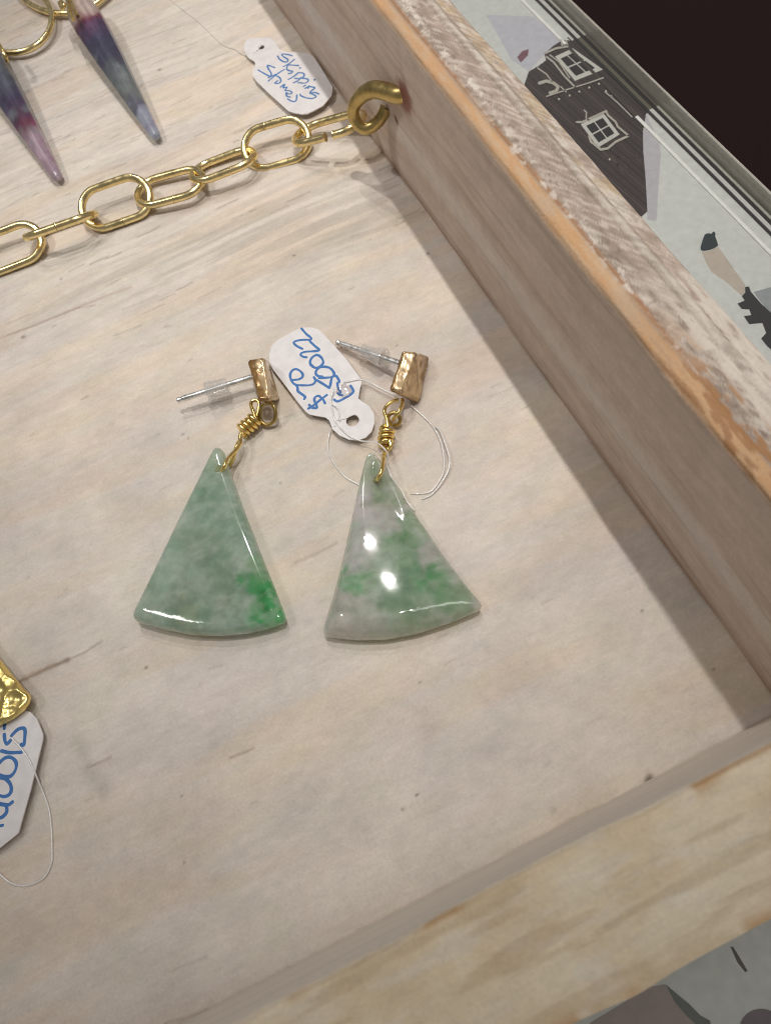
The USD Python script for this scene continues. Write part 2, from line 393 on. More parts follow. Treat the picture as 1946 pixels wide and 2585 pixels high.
xs = np.arange(-112, 1.3, 0.21); ys = np.arange(-1, 210, 0.21)
def floor_fn(x, y):
    z = 0.10 * (fb(x / 30, y / 12, 0, 2, 21) - 0.5) + 0.07 * (fb(x / 12, y / 0.9, 0, 2, 22) - 0.5) * ss(50, 110, y)
    return np.stack([x, y, z], 1)
top = grid(floor_fn, xs, ys)
under = trimesh.creation.box(bounds=[[-112, -1, -4], [1.2, 215, -0.3]])
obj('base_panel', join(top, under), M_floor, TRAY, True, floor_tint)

def rail_profile():
    """across the rail: inside foot, up the inner face, over the worn edge, across the top with its bead, down outside; (s, z, key)"""
    P = [(0, -0.6), (0, 1.5), (0, 6), (0, 12), (0, 18), (0, HT - 1.6), (0.10, HT - 0.7), (0.45, HT - 0.12), (0.9, HT + 0.05), (1.6, HT + 0.12), (2.2, HT + 0.02), (2.45, HT - 0.16), (2.75, HT - 0.05),
         (3.2, HT + 0.1), (4.2, HT + 0.08), (5.4, HT - 0.02), (5.75, HT - 0.12), (6.0, HT + 0.12), (6.4, HT + 0.32), (6.8, HT + 0.2), (7.1, HT - 0.06), (8.0, HT - 0.2), (8.9, HT - 0.42), (9.25, HT - 0.9), (9.4, HT - 1.7), (9.4, 12), (9.4, -4)]
    P = np.array(P, float)
    d = np.concatenate([[0], np.cumsum(np.linalg.norm(np.diff(P, axis=0), axis=1))])
    k = np.concatenate([np.arange(0, 25, 0.5), np.arange(25, 37.5, 0.16), np.arange(37.5, d[-1], 2.0), [d[-1]]])
    return np.interp(k, d, P[:, 0]), np.interp(k, d, P[:, 1])
PS, PZ = rail_profile()

def rail_point(s, z, y, seed):
    """roughness of the old paint"""
    n = (fb(s * 1.1, y / 3.5, z * 0.7, 4, seed) - 0.5) * 0.22 + (fb(s * 2.2, y / 9, z, 3, seed + 1) - 0.5) * 0.2
    t = ss(2.4, 4.0, s) * ss(HT - 3, HT - 0.5, z)
    return n * (0.25 + 0.75 * t), (fb(s * 0.3, y / 25, 0, 2, seed + 2) - 0.5) * 0.35

def side_rail(y0, y1):
    ys = np.arange(y0, y1, 0.3)
    def fn(k, y):
        i = k.astype(int); s, z = PS[i], PZ[i]
        n, w = rail_point(s, z, y, 40)
        b = np.where(z > HT - 3, bow_top(y), bow_floor(y) + (bow_top(y) - bow_floor(y)) * np.clip(z / (HT - 3), 0, 1))
        edge = 0.35 * (fb(y / 6, s * 0, 0, 3, 44) - 0.5) * ((s < 0.3) & (z > HT - 2.2))
        return np.stack([s + b + edge + w * (s > 9) * 0.6, y, z + np.where(z > HT - 2, n, 0)], 1)
    return grid(fn, np.arange(len(PS)), ys)

OR = np.array([0.62, 0.36, 0.18]); ORD = np.array([0.40, 0.17, 0.05]); GREY = np.array([0.36, 0.28, 0.225]); PALE = np.array([0.70, 0.62, 0.54])
def side_tint(v):
    x, y, z = v.T
    s = x - bow_top(y)
    f1 = fb(s / 1.3, y / 8, z / 2, 4, 51); f2 = fb(s / 0.5, y / 2.2, z / 2, 4, 52); f3 = fb(s * 0.9, y / 0.7, z, 3, 53)
    c = mixc(np.tile(GREY, (len(v), 1)), np.array([0.47, 0.37, 0.31]), ss(0.35, 0.65, f1))
    c = mixc(c, np.array([0.33, 0.27, 0.22]), 0.5 * ss(0.5, 0.75, f2))
    # worn bare wood on the inner edge, with a dark line behind it
    wear = ss(0.8, 0.0, np.abs(s - 1.1) / (1.3 + 1.1 * (f1 - 0.5)) - 0.35)
    c = mixc(c, mixc(np.tile(OR, (len(v), 1)), np.array([0.62, 0.42, 0.26]), ss(0.3, 0.7, f2)), wear * (0.80 + 0.2 * ss(0.3, 0.55, f1)))
    c = mixc(c, ORD, 0.75 * np.exp(-((s - 2.45 - 0.5 * (f1 - 0.5)) / 0.28) ** 2) * ss(0.30, 0.6, fb(y / 14, s * 0, 0, 3, 58)))
    # flecks of thick white paint between the worn edge and the bead
    band = np.exp(-((s - 3.55 - 2.0 * (fb(y / 22, s * 0, 0, 2, 59) - 0.5)) / 0.75) ** 2)
    c = mixc(c, PALE * 1.05, 0.95 * band * ss(0.50, 0.60, f3 * 0.55 + f2 * 0.45))
    c = mixc(c, np.array([0.16, 0.11, 0.08]), 0.5 * np.exp(-((s - 3.6) / 1.0) ** 2) * ss(0.60, 0.68, fb(s * 2.5, y / 0.6, z, 3, 61)))
    # the bead and the outer slope
    c = mixc(c, PALE, 0.85 * np.exp(-((s - 6.4) / 0.42) ** 2) * ss(0.15, 0.5, f1))
    out = ss(6.9, 7.3, s)
    c = mixc(c, mixc(np.tile(np.array([0.50, 0.39, 0.32]), (len(v), 1)), PALE, ss(0.45, 0.65, f2)), out * 0.9)
    c = mixc(c, np.array([0.52, 0.38, 0.22]), out * 0.6 * ss(0.55, 0.7, fb(s / 2, y / 5, 0, 3, 62)))
    # torn fibres lie slantwise over the whole top
    fi = fb((s + y * 0.55) / 0.30, (y - s * 0.55) / 1.9, 0, 3, 68)
    tp = ss(2.3, 3.0, s)
    c = mixc(c, PALE * 1.08, 0.48 * tp * ss(0.55, 0.68, fi)); c = mixc(c, np.array([0.24, 0.18, 0.14]), 0.4 * tp * ss(0.44, 0.33, fi))
    # much whiter paint near the front corner
    near = ss(48, 30, y) * ss(2.6, 4.0, s)
    c = mixc(c, PALE * 1.04, near * ss(0.36, 0.55, f2 * 0.6 + f1 * 0.4))
    c = mixc(c, np.array([0.42, 0.22, 0.10]), ss(42, 26, y) * ss(3.4, 2.2, np.abs(s - 1.5)) * ss(0.46, 0.6, f2))
    # inner face: thin wash, a whiter band half way up
    inn = ss(HT - 0.3, HT - 1.1, z) * (s < 3)
    g1 = fb(z / 2.2, y / 60, 0, 3, 55); g2 = fb(z / 0.7, y / 25, 0, 3, 56)
    ci = mixc(np.tile(np.array([0.56, 0.44, 0.365]), (len(v), 1)), np.array([0.65, 0.535, 0.46]), ss(0.3, 0.7, g1 * 0.6 + g2 * 0.4))
    wb = np.exp(-((z - 9.5 + 2.0 * (fb(y / 40, z * 0, 0, 2, 57) - 0.5)) / 2.2) ** 2)
    ci = mixc(ci, np.array([0.66, 0.59, 0.54]), 0.9 * wb)
    ci = ci * (0.90 + 0.20 * fb(y / 1.6, z / 1.2, 0, 3, 66))[:, None]
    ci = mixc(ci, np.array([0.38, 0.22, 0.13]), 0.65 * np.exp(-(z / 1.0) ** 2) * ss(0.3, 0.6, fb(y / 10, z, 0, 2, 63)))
    ci = mixc(ci, np.array([0.36, 0.25, 0.17]), 0.4 * ss(0.62, 0.72, g2))
    # holes and torn red stain where the screw eye sits
    for (hy, hz, r, k) in ((92.4, 17.4, 2.5, 0.95), (96.6, 11.0, 0.75, 0.9)):
        d = np.hypot(y - hy, z - hz) / (r * (0.65 + 0.9 * fb(y * 1.2, z * 1.2, 0, 2, 65)))
        ci = mixc(ci, np.array([0.20, 0.06, 0.04]), k * np.exp(-d ** 4))
    return mixc(c, ci, inn)
obj('side_rail', side_rail(0.02, 215), M_rail_y, TRAY, 40, side_tint, label='right rail with an orange worn inner edge, white paint flecks and a raised bead')

def low_rail(x0, x1):
    xs_ = np.arange(x0, x1, 0.3)
    Pz = PZ.copy(); top_ = (PS > 0.8) & (PS < 9.2) & (PZ > HT - 1)
    Pz[top_] = HT + 0.05                              # this rail has a plain flat top
    Ps = PS * 9.95 / 9.4
    def fn(k, x):
        i = k.astype(int); s, z = Ps[i], Pz[i]
        n = (fb(s / 2.5, x / 14, z, 3, 71) - 0.5) * 0.20
        e = 0.5 * (fb(x / 9, s * 0, 0, 3, 74) - 0.5) * (z > HT - 2.2) * (s < 0.5) + 0.5 * (fb(x / 6, s * 0, 0, 3, 75) - 0.5) * (s > 9) * (z > 10)
        return np.stack([x, -s - e, z + np.where(z > HT - 2, n, 0)], 1)
    g = grid(fn, np.arange(len(PS)), xs_)
    g.invert()
    return g
def low_tint(v):
    x, y, z = v.T; s = -y
    f1 = fb(x / 14, s / 2.2, z / 3, 4, 81); f2 = fb(x / 4, s / 1.2, z / 3, 4, 82); f3 = fb(x / 5, s / 4, 0, 3, 83)
    c = mixc(np.tile(np.array([0.74, 0.61, 0.43]), (len(v), 1)), np.array([0.77, 0.66, 0.50]), ss(0.35, 0.65, f1))
    c = mixc(c, np.array([0.68, 0.54, 0.36]), 0.6 * ss(0.5, 0.72, f3))
    c = mixc(c, np.array([0.74, 0.66, 0.56]), 0.5 * ss(0.52, 0.68, f2))
    c = mixc(c, np.array([0.46, 0.33, 0.19]), 0.35 * ss(0.62, 0.72, fb(x / 9, s / 1.1, 0, 3, 84)))
    c = c * (0.93 + 0.14 * fb(x / 0.9, s / 0.7, 0, 3, 88))[:, None]
    ed = np.minimum(np.abs(s - 0.2), np.abs(s - 9.7))
    c = mixc(c, np.array([0.46, 0.25, 0.09]), 0.8 * np.exp(-(ed / (0.2 + 0.7 * fb(x / 4, s * 0, 0, 2, 89))) ** 2) * ss(0.42, 0.62, fb(x / 4, s * 0 + (s > 5) * 9, 0, 4, 85)))
    near = ss(-14, -2, x)
    c = mixc(c, np.array([0.66, 0.58, 0.52]), 0.7 * near * ss(0.4, 0.6, f2)); c = mixc(c, np.array([0.34, 0.22, 0.14]), 0.6 * near * ss(0.58, 0.68, fb(x / 2, s / 1.0, 0, 3, 86)))
    inn = ss(HT - 0.2, HT - 1.0, z) * (s < 3)
    ci = mixc(np.tile(np.array([0.70, 0.645, 0.58]), (len(v), 1)), np.array([0.75, 0.69, 0.62]), ss(0.35, 0.65, fb(x / 30, z / 2, 0, 3, 87)))
    ci = mixc(ci, np.array([0.30, 0.22, 0.16]), 0.25 * np.exp(-(z / 0.4) ** 2) * ss(-40, -8, x))
    return mixc(c, ci, inn)
obj('side_rail', low_rail(-112, 9.9), M_rail_x, TRAY, 40, low_tint, label='lower rail with a plain cream top and chipped orange edges')

# screw eye in the right rail
e7 = crop(760, 150, 4.897)
ring = [np.array([1.2, 94.0, 16.3]), e7(1205, 430, 16.2), e7(1110, 410, 15.9), e7(1000, 378, 15.6), e7(880, 372, 15.0), e7(750, 440, 13.6), e7(660, 560, 11.8), e7(650, 690, 10.1),
        e7(710, 800, 8.9), e7(800, 850, 8.4), e7(910, 800, 8.8), e7(1000, 700, 9.9), e7(1045, 590, 11.0)]
rp = curve(ring, 0.2)
rr = np.interp(np.linspace(0, 1, len(rp)), [0, 0.35, 0.6, 1], [1.28, 1.22, 0.98, 0.92])
obj('screw_eye', tube(rp, rr, 20), M_eye, TRAY, 40, label='open brass screw eye in the right rail')

# ------------------------------------------------------------------ brass chain
CH = None
c1 = crop(0, 0, 1.711); c5 = crop(0, 380, 3.33); c4 = crop(600, 0, 2.775)
LINKS = [  # ends on the photograph, their heights, roll in degrees, joint: side (+1 upper, -1 lower bar), where along it, gap mm
    (c4(390, 962, 1.8), c4(900, 822, 5.8), -14, -1, 0.60, 1.5),
    (c1(1043, 664, 1.5), c1(1347, 577, 2.0), 28, 1, 0.38, 0.02),
    (c1(817, 768, 1.6), c1(1113, 655, 2.2), -17, -1, 0.60, 0.02),
    (c1(580, 848, 1.2), c1(890, 765, 1.8), -4, -1, 0.56, 0.02),
    (c5(668, 545, 2.2), c5(1283, 327, 2.2), 26, -1, 0.52, 0.02),
    (c5(200, 737, 2.6), c5(826, 520, 2.6), -38, -1, 0.50, 0.02),
    (c5(-260, 950, 1.6), c5(372, 705, 1.8), 18, 1, 0.40, 0.14),
]
CH = thing('brass_chain', (-35, 112, 0), 'brass oval link chain running from the screw eye across the upper part of the tray', 'chain')
def link(a, b, roll, side, where, gap, r=0.66, W=7.0):
    a, b = np.asarray(a), np.asarray(b); d = b - a; L = np.linalg.norm(d); d /= L
    h = np.cross([0, 0, 1], d); h /= np.linalg.norm(h); n = np.cross(d, h)
    w = h * math.cos(math.radians(roll)) + n * math.sin(math.radians(roll))
    hl, hw = L / 2 - r, W / 2
    s = hl - hw * 0.98
    pts = []
    for t in np.linspace(-math.pi / 2, math.pi / 2, 26): pts.append((s + hw * 0.98 * math.cos(t), hw * math.sin(t)))
    pts += [(x, hw) for x in np.linspace(s, -s, 16)[1:-1]]
    for t in np.linspace(math.pi / 2, 1.5 * math.pi, 26): pts.append((-s + hw * 0.98 * math.cos(t), hw * math.sin(t)))
    pts += [(x, -hw) for x in np.linspace(-s, s, 16)[1:-1]]
    # flattened sides bulge a little
    pts = np.array(pts)
    pts[:, 1] *= 1 - 0.03 * (pts[:, 0] / hl) ** 2
    # open the wire at the joint
    x0 = -hl + 2 * hl * where
    k = int(np.argmin(np.hypot(pts[:, 0] - x0, pts[:, 1] - side * hw)))
    pts = np.roll(pts, -k, 0); pts = np.vstack([pts, pts[:1]])
    q = np.c_[pts, np.zeros(len(pts))]
    q = curve(q, 0.035)
    ln = np.concatenate([[0], np.cumsum(np.linalg.norm(np.diff(q, axis=0), axis=1))])
    keep = (ln >= gap / 2) & (ln < ln[-1] - gap / 2); q = q[keep]; ln = ln[keep]
    e = np.minimum(ln - ln[0], ln[-1] - ln)
    rad = r * (1 + 0.11 * np.exp(-(e / 0.10) ** 2))
    c = (a + b) / 2
    P = c + q[:, :1] * d + q[:, 1:2] * w + q[:, 2:] * np.cross(d, w)
    return tube(P, rad, 16)
for a, b, roll, side, where, gap in LINKS:
    obj('link', link(a, b, roll, side, where, gap), M_chain, CH, 40)

# ------------------------------------------------------------------ jade earrings
def jade_mesh(poly, zc, T, dome, rim, hole, hole_r=0.62):
    px_, py_, Rc, tx, ty, dz_ = dome
    ds = [0, 0.02, 0.07, 0.15, 0.27, 0.42, 0.6, 0.85, 1.15]
    pts = []
    for d in ds:
        g = poly.buffer(-d) if d else poly
        if g.is_empty: continue
        g = max(getattr(g, 'geoms', [g]), key=lambda s: s.area)
        n = int(g.exterior.length / 0.30)
        pts.append(np.array([g.exterior.interpolate(t, normalized=True).coords[0] for t in np.linspace(0, 1, n, endpoint=False)]))
    x0, y0, x1, y1 = poly.bounds
    gx, gy = np.meshgrid(np.arange(x0, x1, 0.42), np.arange(y0, y1, 0.42)); gp = np.c_[gx.ravel(), gy.ravel()]
    inner = poly.buffer(-1.4); gp = gp[contains_xy(inner, gp[:, 0], gp[:, 1])]
    nb = len(pts[0]); P = np.vstack(pts + [gp])
    D = shapely.distance(poly.exterior, shapely.points(P)); D[:nb] = 0
    tri = Delaunay(P).simplices
    cc = P[tri].mean(1); tri = tri[contains_xy(poly, cc[:, 0], cc[:, 1])]
    a = P[tri]; ar = np.cross(a[:, 1] - a[:, 0], a[:, 2] - a[:, 0]); tri = tri[np.abs(ar) > 1e-9]; ar = ar[np.abs(ar) > 1e-9]
    tri[ar < 0] = tri[ar < 0][:, ::-1]
    e = np.clip(D / rim, 0, 1)
    up = T / 2 * np.sqrt(1 - (1 - e) ** 2) + e * (dz_ + tx * (P[:, 0] - px_) + ty * (P[:, 1] - py_) - ((P[:, 0] - px_) ** 2 / 0.55 + (P[:, 1] - py_) ** 2) / (2 * Rc))
    dn = T / 2 * np.sqrt(1 - (1 - e) ** 2)
    topv = np.c_[P, zc + up]; n = len(P)
    idx = np.arange(n); idx2 = np.where(idx < nb, idx, idx + n - nb)
    V = np.vstack([topv, np.c_[P[nb:], zc - dn[nb:]]])
    F = np.vstack([tri, idx2[tri][:, ::-1]])
    body = manifold3d.Manifold(manifold3d.Mesh(V.astype(np.float32), F.astype(np.uint32)))
    if body.is_empty(): print('jade not solid', body.status()); return trimesh.Trimesh(V, F, process=False)
    cy = manifold3d.Manifold.cylinder(10, hole_r, hole_r, 28, True).translate((hole[0], hole[1], zc))
    cone = manifold3d.Manifold.cylinder(0.7, hole_r * 0.8, hole_r * 1.5, 28, False).translate((hole[0], hole[1], zc + T / 2 - 0.35))
    out = (body - cy - cone).to_mesh()
    return trimesh.Trimesh(out.vert_properties[:, :3], out.tri_verts, process=False)

pj = crop(300, 1100, 1.665)
OUT_L = [(398, 66), (414, 53), (432, 56), (445, 72), (480, 180), (540, 345), (610, 525), (668, 670), (698, 752), (702, 772), (692, 788), (640, 808), (540, 832), (430, 842), (310, 838), (200, 818), (110, 794), (78, 782), (66, 768), (68, 744), (120, 640), (190, 495), (262, 345), (330, 205)]
OUT_R = [(1040, 88), (1056, 74), (1072, 78), (1095, 100), (1150, 180), (1240, 322), (1370, 512), (1470, 645), (1518, 700), (1526, 718), (1518, 734), (1470, 756), (1380, 792), (1250, 834), (1120, 858), (1000, 860), (900, 850), (870, 842), (860, 826), (864, 792), (895, 700), (930, 570), (960, 440), (990, 300), (1015, 185)]
def poly_of(f, pts, z):
    p = Polygon([tuple(f(x, y, z)[:2]) for x, y in pts])
    return p.buffer(0.35).buffer(-0.6).buffer(0.25)

def jade_tint(spots, base, base2, seed):
    """clouds of colour in the stone: (place on the photograph, radius mm, colour, strength)"""
    sp = [(pj(x, y, 2.0)[:2], r, np.array(c), k) for x, y, r, c, k in spots]
    def t(v):
        x, y, z = v.T
        f = fb(x / 3.2, y / 3.2, z / 4, 5, seed); g = fb(x / 1.1, y / 1.1, z / 2, 4, seed + 1)
        c = mixc(np.tile(np.array(base), (len(v), 1)), base2, ss(0.36, 0.66, f))
        wx, wy = (fb(x / 1.5, y / 1.5, 0, 4, seed + 2) - 0.5) * 5.5, (fb(x / 1.5, y / 1.5, 0, 4, seed + 3) - 0.5) * 5.5
        for q, r, col, k in sp:
            d = np.hypot(x + wx - q[0], y + wy - q[1]) / r
            c = mixc(c, col, k * ss(1.25, 0.25, d))
        h = fb(x / 0.45, y / 0.45, z, 3, seed + 4)
        cl = fb(x / 2.4 + 0.3 * y, y / 2.0, z / 4, 5, seed + 7)
        c = mixc(c, np.array([0.44, 0.49, 0.43]), 0.30 * ss(0.52, 0.63, cl)); c = mixc(c, c * np.array([0.62, 0.74, 0.68]), 0.45 * ss(0.48, 0.38, cl))
        vein = np.exp(-((fb(x / 4, y / 2.5, z / 4, 4, seed + 6) - 0.5) / 0.03) ** 2)
        c = mixc(c, np.array([0.42, 0.47, 0.40]), 0.28 * vein)
        return c * (0.80 + 0.30 * g + 0.10 * (h - 0.5))[:, None]
    return t
GRN, DGRN, LAV, PGRN = (0.022, 0.29, 0.075), (0.010, 0.17, 0.04), (0.53, 0.48, 0.485), (0.36, 0.43, 0.34)
tint_L = jade_tint([(610, 660, 3.0, GRN, 0.8), (640, 740, 2.6, GRN, 0.9), (600, 560, 2.6, (0.10, 0.28, 0.11), 0.7), (660, 650, 2.0, GRN, 0.8), (610, 685, 1.3, DGRN, 0.8), (470, 700, 2.2, (0.15, 0.21, 0.14), 0.6), (250, 700, 3, (0.17, 0.23, 0.18), 0.6),
                    (515, 540, 2.4, (0.36, 0.43, 0.36), 0.6), (330, 480, 3.5, (0.27, 0.32, 0.25), 0.5), (420, 620, 3.0, (0.30, 0.35, 0.28), 0.45), (420, 110, 3.0, (0.22, 0.33, 0.22), 0.6), (300, 765, 3.0, (0.36, 0.40, 0.27), 0.45)],
                   (0.185, 0.295, 0.22), (0.285, 0.39, 0.315), 101)
tint_R = jade_tint([(1050, 330, 4.2, LAV, 0.85), (1170, 300, 3.4, (0.42, 0.38, 0.37), 0.7), (1000, 520, 3.6, LAV, 0.8), (940, 790, 5.0, (0.46, 0.43, 0.39), 0.9), (1310, 520, 3.0, (0.40, 0.37, 0.36), 0.8),
                    (1220, 430, 2.8, (0.10, 0.24, 0.095), 0.85), (1140, 260, 2.4, (0.15, 0.27, 0.13), 0.7), (1060, 130, 4.2, (0.20, 0.31, 0.19), 0.85), (1150, 540, 3.2, (0.20, 0.33, 0.20), 0.75), (960, 620, 2.4, (0.09, 0.33, 0.12), 0.8), (1040, 650, 1.8, (0.14, 0.32, 0.14), 0.7),
                    (1330, 620, 3.0, (0.06, 0.27, 0.09), 0.85), (1180, 700, 3.4, (0.16, 0.27, 0.16), 0.7), (1420, 690, 3.4, (0.20, 0.31, 0.19), 0.8), (1250, 790, 3.2, (0.26, 0.34, 0.22), 0.6), (1070, 790, 3.0, (0.36, 0.38, 0.30), 0.5)],
                   (0.28, 0.38, 0.29), (0.44, 0.465, 0.42), 131)

sL = crop(420, 880, 5.55); sR = crop(820, 840, 4.897)
def coil(a, b, r, turns, wire, start=0.0):
    a, b = np.asarray(a), np.asarray(b); d = (b - a) / np.linalg.norm(b - a)
    u = np.cross(d, [0, 0, 1]); u /= np.linalg.norm(u); w = np.cross(d, u)
    t = np.linspace(0, 1, int(turns * 26))
    ph = start + t * turns * 2 * math.pi
    rr_ = r * (1 + 0.08 * np.sin(t * 17 + 1))
    P = a + t[:, None] * (b - a) + rr_[:, None] * (np.cos(ph)[:, None] * u + np.sin(ph)[:, None] * w)
    return tube(P, wire, 12)

def shell_tint(axis_a, axis_b, side_n, seed):
    a, b = np.asarray(axis_a), np.asarray(axis_b); d = b - a
    def t(v):
        k = (v - a) @ d / (d @ d)
        h = (v - a) @ side_n
        f = fb(v[:, 0] / 1.5, v[:, 1] / 1.5, v[:, 2] / 1.5, 4, seed)
        c = mixc(np.tile(np.array([0.30, 0.165, 0.05]), (len(v), 1)), np.array([0.66, 0.48, 0.28]), ss(0.25, 0.75, h / 2.2 + (f - 0.5) * 1.2))
        band = np.sin(6.0 * (h + 1.3 * k) + 9 * (f - 0.5))
        ln = np.exp(-((np.sin(3.2 * (h + 0.8 * k) + 7 * (f - 0.5)) - 0.2) / 0.16) ** 2)
        c = mixc(c, np.array([0.08, 0.035, 0.01]), 0.6 * ln * ss(0.8, 0.3, k))
        return mixc(c, np.array([0.13, 0.065, 0.02]), 0.5 * ss(0.55, 0.95, band) * ss(0.75, 0.2, k))
    return t

W_R = 0.29
def earring(which, label, pend, tint, zc, T, dome, rim, outl, hole, f, stud, post, clutch, coil_, loops, strands, jump):
    base = pj(*hole, 0)
    E = thing('jade_earring', (base[0], base[1], 0), label, 'earring')
    pl = poly_of(pj, outl, zc)
    hp = pj(*hole, zc)[:2]
    obj('pendant', jade_mesh(pl, zc, T, dome, rim, hp), M_jade, E, 35, tint)
    for s in strands: obj('wire_loop', tube(curve(s, 0.1), W_R, 12), M_wire, E, 40)
    obj('wire_wrap', coil(*coil_), M_wire, E, 40)
    for s in loops: obj('wire_loop', tube(curve(s, 0.1), W_R * 0.92, 12), M_wire, E, 40)
    obj('jump_ring', tube(curve(jump, 0.1, True), W_R, 12, True), M_eye, E, 40)
    fn = np.array(stud['n'])
    ms = blob(stud['pts'], 0.42, 2)
    v_, f_ = trimesh.remesh.subdivide_to_size(ms.vertices, ms.faces, 0.35)
    ms = trimesh.Trimesh(v_, f_); trimesh.smoothing.filter_taubin(ms, iterations=6)
    v_ = np.array(ms.vertices); v_ += ms.vertex_normals * (0.34 * (fb(v_[:, 0] / 1.4, v_[:, 1] / 1.4, v_[:, 2] / 1.4, 3, 160 + which) - 0.5))[:, None]; ms.vertices = v_
    obj('stud', ms, M_shell, E, True, shell_tint(stud['a'], stud['b'], fn, 150 + which))
    a, b = map(np.asarray, post)
    d = (b - a) / np.linalg.norm(b - a)
    L = np.linalg.norm(b - a)
    ks = np.array([0, 0.08, 0.25, 0.42, 0.6, 0.74, 0.9, 1.05, L])
    rs = 1.12 * np.array([0.05, 0.27, 0.40, 0.42, 0.36, 0.30, 0.34, 0.40, 0.40])
    t = np.concatenate([np.arange(0, 1.1, 0.05), [1.2, 3, 6, L]])
    obj('post', tube(a + t[:, None] * d, np.interp(t, ks, rs), 16), M_silver, E, 40)
    k0, k1, r0, r1 = clutch
    # silicone clutch: a bead with a waist, hollow along the post
    kk = np.array([k0, k0 + 0.03, k0 + 0.15, k0 + 0.9, k0 + 1.3, k1 - 0.5, k1 - 0.12, k1 - 0.03, k1]); rk = np.array([0.41, r0 * 0.8, r0, r0, r0 * 0.92, r1, r1 * 0.95, r1 * 0.8, 0.41])
    obj('clutch', tube(a + kk[:, None] * d + np.zeros((len(kk), 3)), rk, 28, caps=False), M_clutch, E, 30)
    return E

# left earring
L_stud = [sL(1345, 172, 4.4), sL(1432, 690, 4.3), sL(1405, 215, 0.5), sL(1540, 690, 0.5), sL(1190, 200, 4.4), sL(1330, 690, 4.3)]
L_stud += [L_stud[4] + L_stud[2] - L_stud[0], L_stud[5] + L_stud[3] - L_stud[1]]
nL = np.array([0.985, -0.16, 0.0])
E_L = earring(0, 'jade fan earring on the left, grey green with one bright green corner', 'L', tint_L, 1.75, 3.1, (*pj(420, 520, 2)[:2], 260.0, -0.05, 0.02, 0.0), 1.5, OUT_L, (430, 152), sL,
    dict(pts=L_stud, a=sL(1190, 170, 3), b=sL(1330, 730, 3), n=nL), (sL(140, 730, 2.6), sL(1225, 388, 2.7)),
    (4.6, 8.0, 1.35, 1.15),
    (sL(1045, 1165, 1.35), sL(1262, 975, 1.6), 0.92, 4.3, W_R * 1.05, 0.4),
    [[sL(1255, 985, 2.3), sL(1215, 880, 2.4), sL(1185, 790, 2.3), sL(1200, 735, 2.2), sL(1270, 728, 2.1), sL(1300, 770, 2.0), sL(1285, 860, 1.8), sL(1265, 950, 1.6)]],
    [[sL(1062, 1180, 2.2), sL(1030, 1235, 2.1), sL(1035, 1320, 2.2), sL(990, 1400, 2.5), sL(900, 1500, 3.1), sL(840, 1580, 3.7), sL(815, 1650, 3.75), sL(778, 1700, 3.0), sL(765, 1720, 1.6), sL(765, 1725, 0.4)],
     [sL(1010, 1310, 1.5), sL(985, 1370, 1.8), sL(955, 1470, 1.6), sL(925, 1560, 1.1), sL(880, 1640, 0.5), sL(800, 1700, 0.32)]],
    [sL(1320, 860, 2.0), sL(1345, 790, 2.4), sL(1430, 760, 2.7), sL(1500, 800, 2.6), sL(1530, 900, 2.1), sL(1515, 1000, 1.4), sL(1440, 1060, 0.9), sL(1360, 1050, 0.8), sL(1310, 960, 1.3)])
# right earring
R_stud = [sR(1100, 275, 4.6), sR(925, 715, 4.0), sR(1248, 320, 1.0), sR(1132, 828, 0.55), sR(985, 268, 4.9), sR(850, 690, 4.2)]
R_stud += [R_stud[4] + R_stud[2] - R_stud[0], R_stud[5] + R_stud[3] - R_stud[1]]
R_stud[6][2] = max(R_stud[6][2], 0.6); R_stud[7][2] = max(R_stud[7][2], 0.5)
nR = np.array([0.6, -0.6, 0.53])
E_R = earring(1, 'jade fan earring on the right, lavender and mottled green with shiny highlights', 'R', tint_R, 1.55, 3.0, (*pj(1070, 825, 3)[:2], 92.0, 0.0, 0.0, 1.15), 2.1, OUT_R, (1088, 186), sR,
    dict(pts=R_stud, a=sR(990, 250, 4), b=sR(840, 720, 4), n=nR), (sR(140, 112, 0.9), sR(925, 375, 3.0)),
    (5.0, 9.2, 1.1, 1.45),
    (sR(752, 1395, 1.3), sR(768, 1175, 1.6), 0.84, 3.6, W_R * 1.1, 0.9),
    [[sR(775, 1165, 2.2), sR(765, 1070, 2.4), sR(735, 980, 2.4), sR(755, 915, 2.3), sR(830, 850, 2.2), sR(905, 825, 2.0)], [sR(958, 820, 2.2), sR(955, 890, 2.4), sR(915, 970, 2.6), sR(870, 1035, 2.2), sR(840, 1080, 1.6)]],
    [[sR(800, 1330, 2.1), sR(815, 1400, 1.9), sR(780, 1440, 1.7), sR(735, 1500, 2.0), sR(722, 1580, 3.0), sR(708, 1680, 3.8), sR(675, 1770, 3.7), sR(650, 1815, 2.6), sR(645, 1830, 0.5)]],
    [sR(790, 1020, 1.7), sR(850, 985, 2.0), sR(915, 1030, 1.8), sR(930, 1090, 1.3), sR(890, 1140, 0.8), sR(830, 1130, 0.7), sR(785, 1080, 1.1)])

# ------------------------------------------------------------------ price tags
def smooth_poly(f, pts, z, r=0.25):
    return Polygon([tuple(f(x, y, z)[:2]) for x, y in pts]).buffer(r).buffer(-2 * r).buffer(r)

